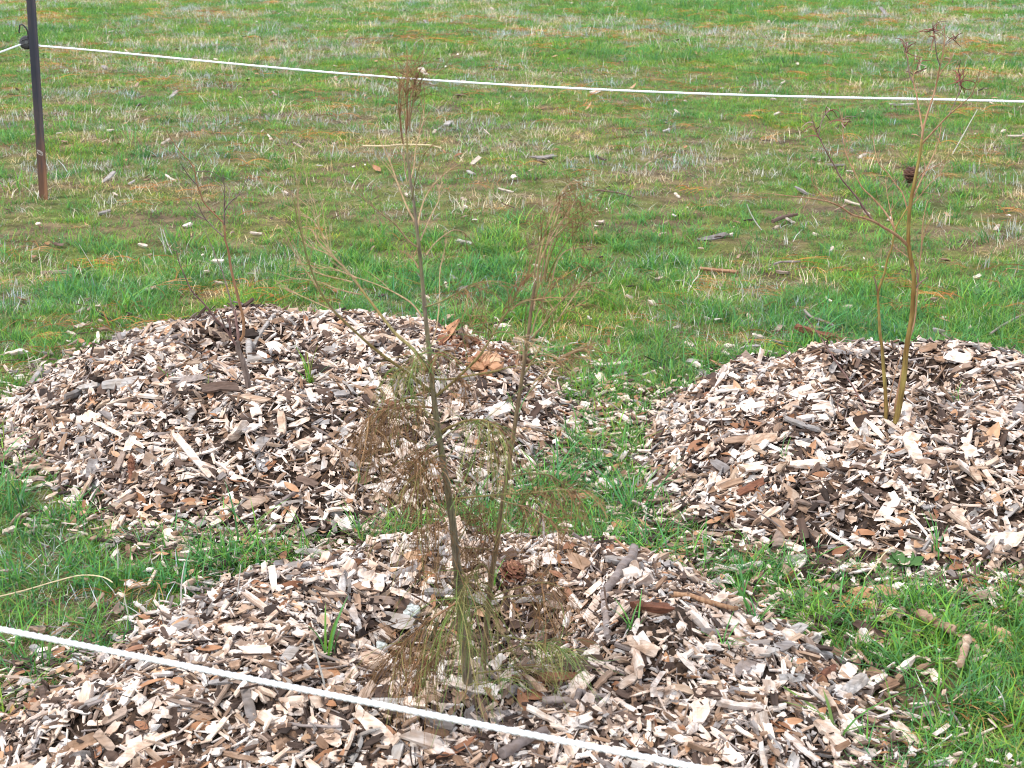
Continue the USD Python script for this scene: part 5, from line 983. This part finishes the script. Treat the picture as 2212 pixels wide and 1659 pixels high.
# ------------------------------------------------------------------ loose chips and leaves lying in the grass
LOOSE = [(R4, 'p', '925 235 1015 245 .45;1375 52 1440 62 .5;1315 115 1355 125 .6;1390 196 1450 190 .4;490 480 540 466 .4;440 520 490 526 .4;640 436 668 441 .5;318 640 346 652 .6'),
    (R4, 't', '540 300 590 297 .4;285 128 465 118 .14;170 752 260 742 .2'), (R4, 'g', '500 384 550 370 .4;100 1385 160 1392 .4'),
    (R1, 'g', '1060 652 1170 612 .2;650 1182 745 1158 .35;820 1212 885 1190 .25;640 1396 715 1390 .3;660 450 690 455 .8'), (R1, 'p', '1070 1164 1140 1178 .22;1625 1530 1692 1530 .35;1190 1482 1238 1474 .5;900 1604 952 1612 .4;1308 1614 1338 1622 .6;700 860 735 856 .5;1130 410 1162 413 .5;1765 625 1797 628 .5;1385 394 1410 399 .6;1898 954 1956 959 .2;1050 936 1092 928 .35;725 1258 780 1292 .16;2163 518 2195 534 .5;1840 1258 1872 1272 .4'),
    (R1, 'l', '1470 985 1516 952 .6;1120 1340 1170 1322 .3;288 1592 330 1588 .6;545 1465 575 1476 .4;250 1490 275 1478 .5;1675 742 1705 746 .4'),
    (R2, 'p', '485 458 578 502 .35;740 642 802 618 .45;595 882 612 850 .5;830 1078 905 1042 .35;778 1306 804 1312 .9;1648 1455 1698 1456 .6;1424 312 1472 294 .4;1438 250 1492 256 .2;963 66 993 72 .4;410 1268 432 1288 .6;2160 734 2196 738 .45;2158 1278 2192 1288 .5;790 1355 815 1365 .7;1020 1250 1110 1252 .14;912 862 990 892 .09;1585 625 1695 588 .3'),
    (R2, 'g', '650 842 722 782 .42;1250 1042 1372 1026 .3;815 1122 868 1144 .5;750 1580 842 1592 .25;560 545 625 600 .2;2085 860 2125 858 .6;530 152 565 158 .5'), (R2, 'l', '1255 714 1322 710 .25;1550 718 1630 708 .28;1848 588 1922 568 .25;1628 1542 1678 1514 .45;1110 1646 1195 1640 .2;1225 230 1235 235 .9'),
    (R3, 'p', '580 758 638 744 .3;733 432 757 424 .8;630 551 662 547 .5;545 156 567 152 .8;573 660 602 654 .6;2064 866 2092 861 .7;1140 1029 1178 1024 .5;1050 1324 1142 1334 .25;2014 1502 2048 1490 .7;1173 1394 1207 1402 .5;1322 1441 1352 1430 .6;300 1540 330 1534 .4;940 1642 982 1628 .4;2110 898 2205 896 .14;664 1462 742 1438 .3;585 1498 622 1484 .4;845 1532 868 1538 .5'),
    (R3, 'g', '945 1088 1042 1078 .25;110 1560 268 1540 .28;735 1250 842 1268 .14;1350 690 1482 690 .12;2130 45 2160 70 .6;1275 90 1330 100 .4'), (R3, 'l', '2188 232 2212 246 .7;1690 1402 1750 1412 .4;80 1402 90 1385 .5;1300 460 1330 470 .6'),
    (R5, 'p', '668 195 692 234 .4;300 152 328 160 .6;2000 320 2042 338 .6;1848 284 1884 280 .5;1585 246 1616 249 .5;1245 84 1292 92 .5;2038 168 2084 164 .4;1830 880 1890 886 .5;2155 515 2180 452 .35;1228 562 1322 566 .5;1512 1438 1578 1452 .8;1618 1338 1692 1350 .35;1280 1362 1322 1372 .6;1592 414 1622 432 .4;1868 430 1904 442 .3;1640 735 1842 700 .2;540 282 570 290 .5;1085 390 1120 388 .6;1480 980 1580 975 .22;1640 950 1690 958 .3'),
    (R5, 'g', '700 158 768 166 .4;738 228 824 248 .5;1100 1130 1130 1132 .6;1420 1130 1470 1190 .4;1600 1195 1780 1185 .2'), (R5, 'l', '1722 622 1746 560 .35;1588 1302 1672 1274 .35;1740 820 1850 800 .25;1460 470 1500 468 .35;760 465 800 462 .5'),
    (R6, 'p', '1028 355 1092 355 .35;1670 430 1702 418 .8;420 412 462 432 .6;1840 498 1872 488 .6;455 535 517 540 .35;275 602 332 612 .7;618 474 662 478 .3;18 588 68 602 .35;138 426 182 425 .35;1886 160 1922 150 .6;1520 308 1526 362 .3;1490 300 1500 330 .4'),
    (R6, 't', '818 482 902 486 .25;0 742 48 742 .5;608 118 678 124 .4;1660 364 1702 352 .5;388 576 432 578 .35;860 270 890 265 .4;1040 118 1090 112 .3'),
    (R7, 'p', '1112 738 1232 742 .25;1050 792 1118 784 .7;228 1052 384 1080 .35;525 112 572 88 .4;1088 244 1224 274 .5;1362 206 1432 178 .45;1368 252 1434 232 .5;645 1128 744 1150 .35;238 126 352 110 .25;905 182 948 190 .4;20 150 100 140 .4;170 160 210 158 .5;350 1130 440 1210 .25;460 1080 490 1150 .3'),
    (R7, 'g', '893 754 1048 832 .45;1178 792 1272 758 .5;310 832 432 778 .25;205 925 312 962 .5;745 845 910 880 .25;1680 600 1690 680 .3'), (R7, 't', '575 1178 675 1200 .75;0 1172 112 1110 .25;690 142 722 182 .5;1000 60 1060 100 .5'), (R7, 'l', '428 274 592 286 .16;288 1212 366 1188 .4;930 210 1020 160 .3'),
    (R8, 'p', '1340 112 1484 240 .3;1438 88 1494 102 .5;383 258 556 246 .3;300 100 410 70 .35;1270 55 1330 190 .15;1560 60 1640 70 .3'), (R8, 't', '2078 142 2204 66 .45;1920 160 1970 158 .4'), (R8, 'g', '1728 190 1782 222 .6;1620 230 1680 270 .4;2010 190 2050 170 .4'),
    (R9, 'p', '85 362 172 318 .5;556 430 628 442 .5;208 200 314 188 .4;1316 372 1374 394 .5;1478 590 1552 592 .35;1498 640 1660 662 .45;1962 932 2024 952 .8;1926 1020 2074 1042 .3;1760 688 1800 705 .8;1825 720 1915 728 .5;1880 690 1920 705 .7;1928 820 2030 800 .3;500 688 704 742 .28;1095 940 1160 950 .35;1195 1052 1320 1060 .2;640 225 765 275 .35;1310 1500 1365 1545 .5;280 40 370 75 .4;1080 330 1140 380 .35;1690 455 1775 460 .25'),
    (R9, 't', '1318 1164 1424 1108 .35;1780 1214 1956 1182 .12;1908 600 1972 622 .5;1196 604 1242 590 .5;1530 1040 1570 1030 .6;2140 590 2212 640 .3'), (R9, 'g', '1478 492 1564 468 .5;1400 492 1462 480 .5;2078 522 2152 488 .4;1830 760 1910 780 .4;2050 870 2130 840 .35;1640 690 1700 720 .4;1930 640 1990 660 .4'), (R9, 'l', '498 562 628 592 .35;1150 720 1220 716 .5;2050 680 2110 690 .35;1900 1360 1950 1370 .3;980 870 1070 960 .15')]
ropes_y = lambda x: np.interp(x, [0, 88, 470, 820, 1100, 1365, 1700, 2212], [113, 97, 135, 167, 184, 197, 209, 217])
def place_words(x, y):
    if y < ropes_y(x): return 'beyond the far rope at left' if x < 740 else 'beyond the far rope near the middle' if x < 1480 else 'beyond the far rope at right'
    if y < 730:
        if x < 300: return 'on the grass near the fence post'
        return 'on the grass behind the left mound' if x < 760 else 'on the grass behind the tallest sapling' if x < 1180 else 'on the grass left of the right sapling' if x < 1800 else 'on the grass right of the right sapling'
    if y < 1120 and x < 330: return 'on the grass beside the left mound'
    if y < 1060: return 'in the gap between the rear mounds' if x < 1480 else 'on the grass just behind the right mound'
    if x < 900: return 'in the grass between left mound and near rope'
    return 'in the grass strip behind the front mound' if x < 1560 and y < 1260 else 'in the grass at lower right'
items = []
for conv, k, text in LOOSE:
    for one in text.split(';'):
        x0, y0, x1, y1, wf = map(float, one.split()); a, b = conv([(x0, y0)])[0], conv([(x1, y1)])[0]; items.append((a, b, wf, k))
field_wood = wood('field_wood', [(0, (.36, .30, .25)), (.5, (.50, .44, .38)), (1, (.60, .54, .48))], grain=(.6, 1.0))
WORD = {'p': ('pale wood chip', 'wood_chip', 'wood chip', field_wood), 't': ('tan wood chip', 'wood_chip', 'wood chip', tan_wood), 'g': ('grey wood chip', 'wood_chip', 'wood chip', grey_wood), 'l': ('dry brown leaf', 'dry_leaf', 'leaf', leaf_brown)}
ORD = 'leftmost second third fourth fifth sixth seventh eighth ninth tenth eleventh twelfth thirteenth fourteenth fifteenth sixteenth seventeenth eighteenth nineteenth twentieth'.split() + ['twenty-' + o for o in 'first second third fourth fifth sixth seventh eighth ninth'.split()]
bins = {}
for it in items: bins.setdefault((it[3], place_words(*it[0])), []).append(it)
n_it = 0
for (k, where), lst in bins.items():
    word, nm, cat, mat = WORD[k]; lst.sort(key=lambda q: q[0][0] + q[1][0])
    many = word.replace('leaf', 'leaves').replace('chip', 'chips')
    for j, (a, b, wf, _) in enumerate(lst):
        lab = '%s %s' % (word, where) if len(lst) == 1 else 'leftmost of the %s %s' % (many, where) if j == 0 else 'rightmost of the %s %s' % (many, where) if j == len(lst) - 1 else '%s from left of %s %s' % (ORD[j], many, where)
        dist = on_surface(*a)[1]
        lying(nm, a, b, wf * 1.05, (.0015 if k == 'l' else .008 + .001 * dist * .5), mat, lab, cat, 500 + n_it, lift=.008 + .0007 * dist, bend=.5 if k == 'l' else .15, leafy=k == 'l', group='loose %s in the grass' % ('leaves' if k == 'l' else 'wood chips'), nl=6, nw=3, tilt=.22); n_it += 1
# the uncounted small litter of the field
rng = np.random.default_rng(88); n = 4200; x, y = field(n, 2.2, 24, rng); es = edge_s(x, y); ok = (es > 1.02) & (rng.random(n) < np.where(es < 1.6, 1, np.where(es < 2.5, .6, .35))); x, y = x[ok], y[ok]
for px, py, w, k in ((1270, 930, .16, 260), (1330, 860, .14, 130), (1230, 1010, .13, 170), (2050, 1330, .20, 170), (1970, 1260, .16, 130), (100, 1560, .16, 200), (250, 1470, .12, 90), (480, 1185, .10, 120), (700, 1190, .10, 90), (340, 1135, .08, 80), (1500, 1150, .10, 70)):
    c = P(px, py); x = np.append(x, c[0] + rng.normal(0, w, k)); y = np.append(y, c[1] + rng.normal(0, w, k))
lit = [PROTO[KLASS[q][0] + j] for q in ('pale', 'tan', 'leaf', 'dark', 'dark_twig', 'pale_splinter') for j in range(4)]
pz = np.stack([x, y, surf_z(x, y) + .016 + .0006 * y], 1)
instancer('/World/grass_litter', lit, rng.integers(0, len(lit), len(x)), pz, frames(np.tile([0, 0, 1.], (len(x), 1)), rng.uniform(0, 6.28, len(x)), np.full(len(x), .25), rng), rng.lognormal(-.1, .3, len(x)), label='small wood chips, leaf bits and twigs strewn through the grass', category='litter', protoname='litter_piece')
print('loose', n_it, 'prims', len(list(stage.Traverse())))
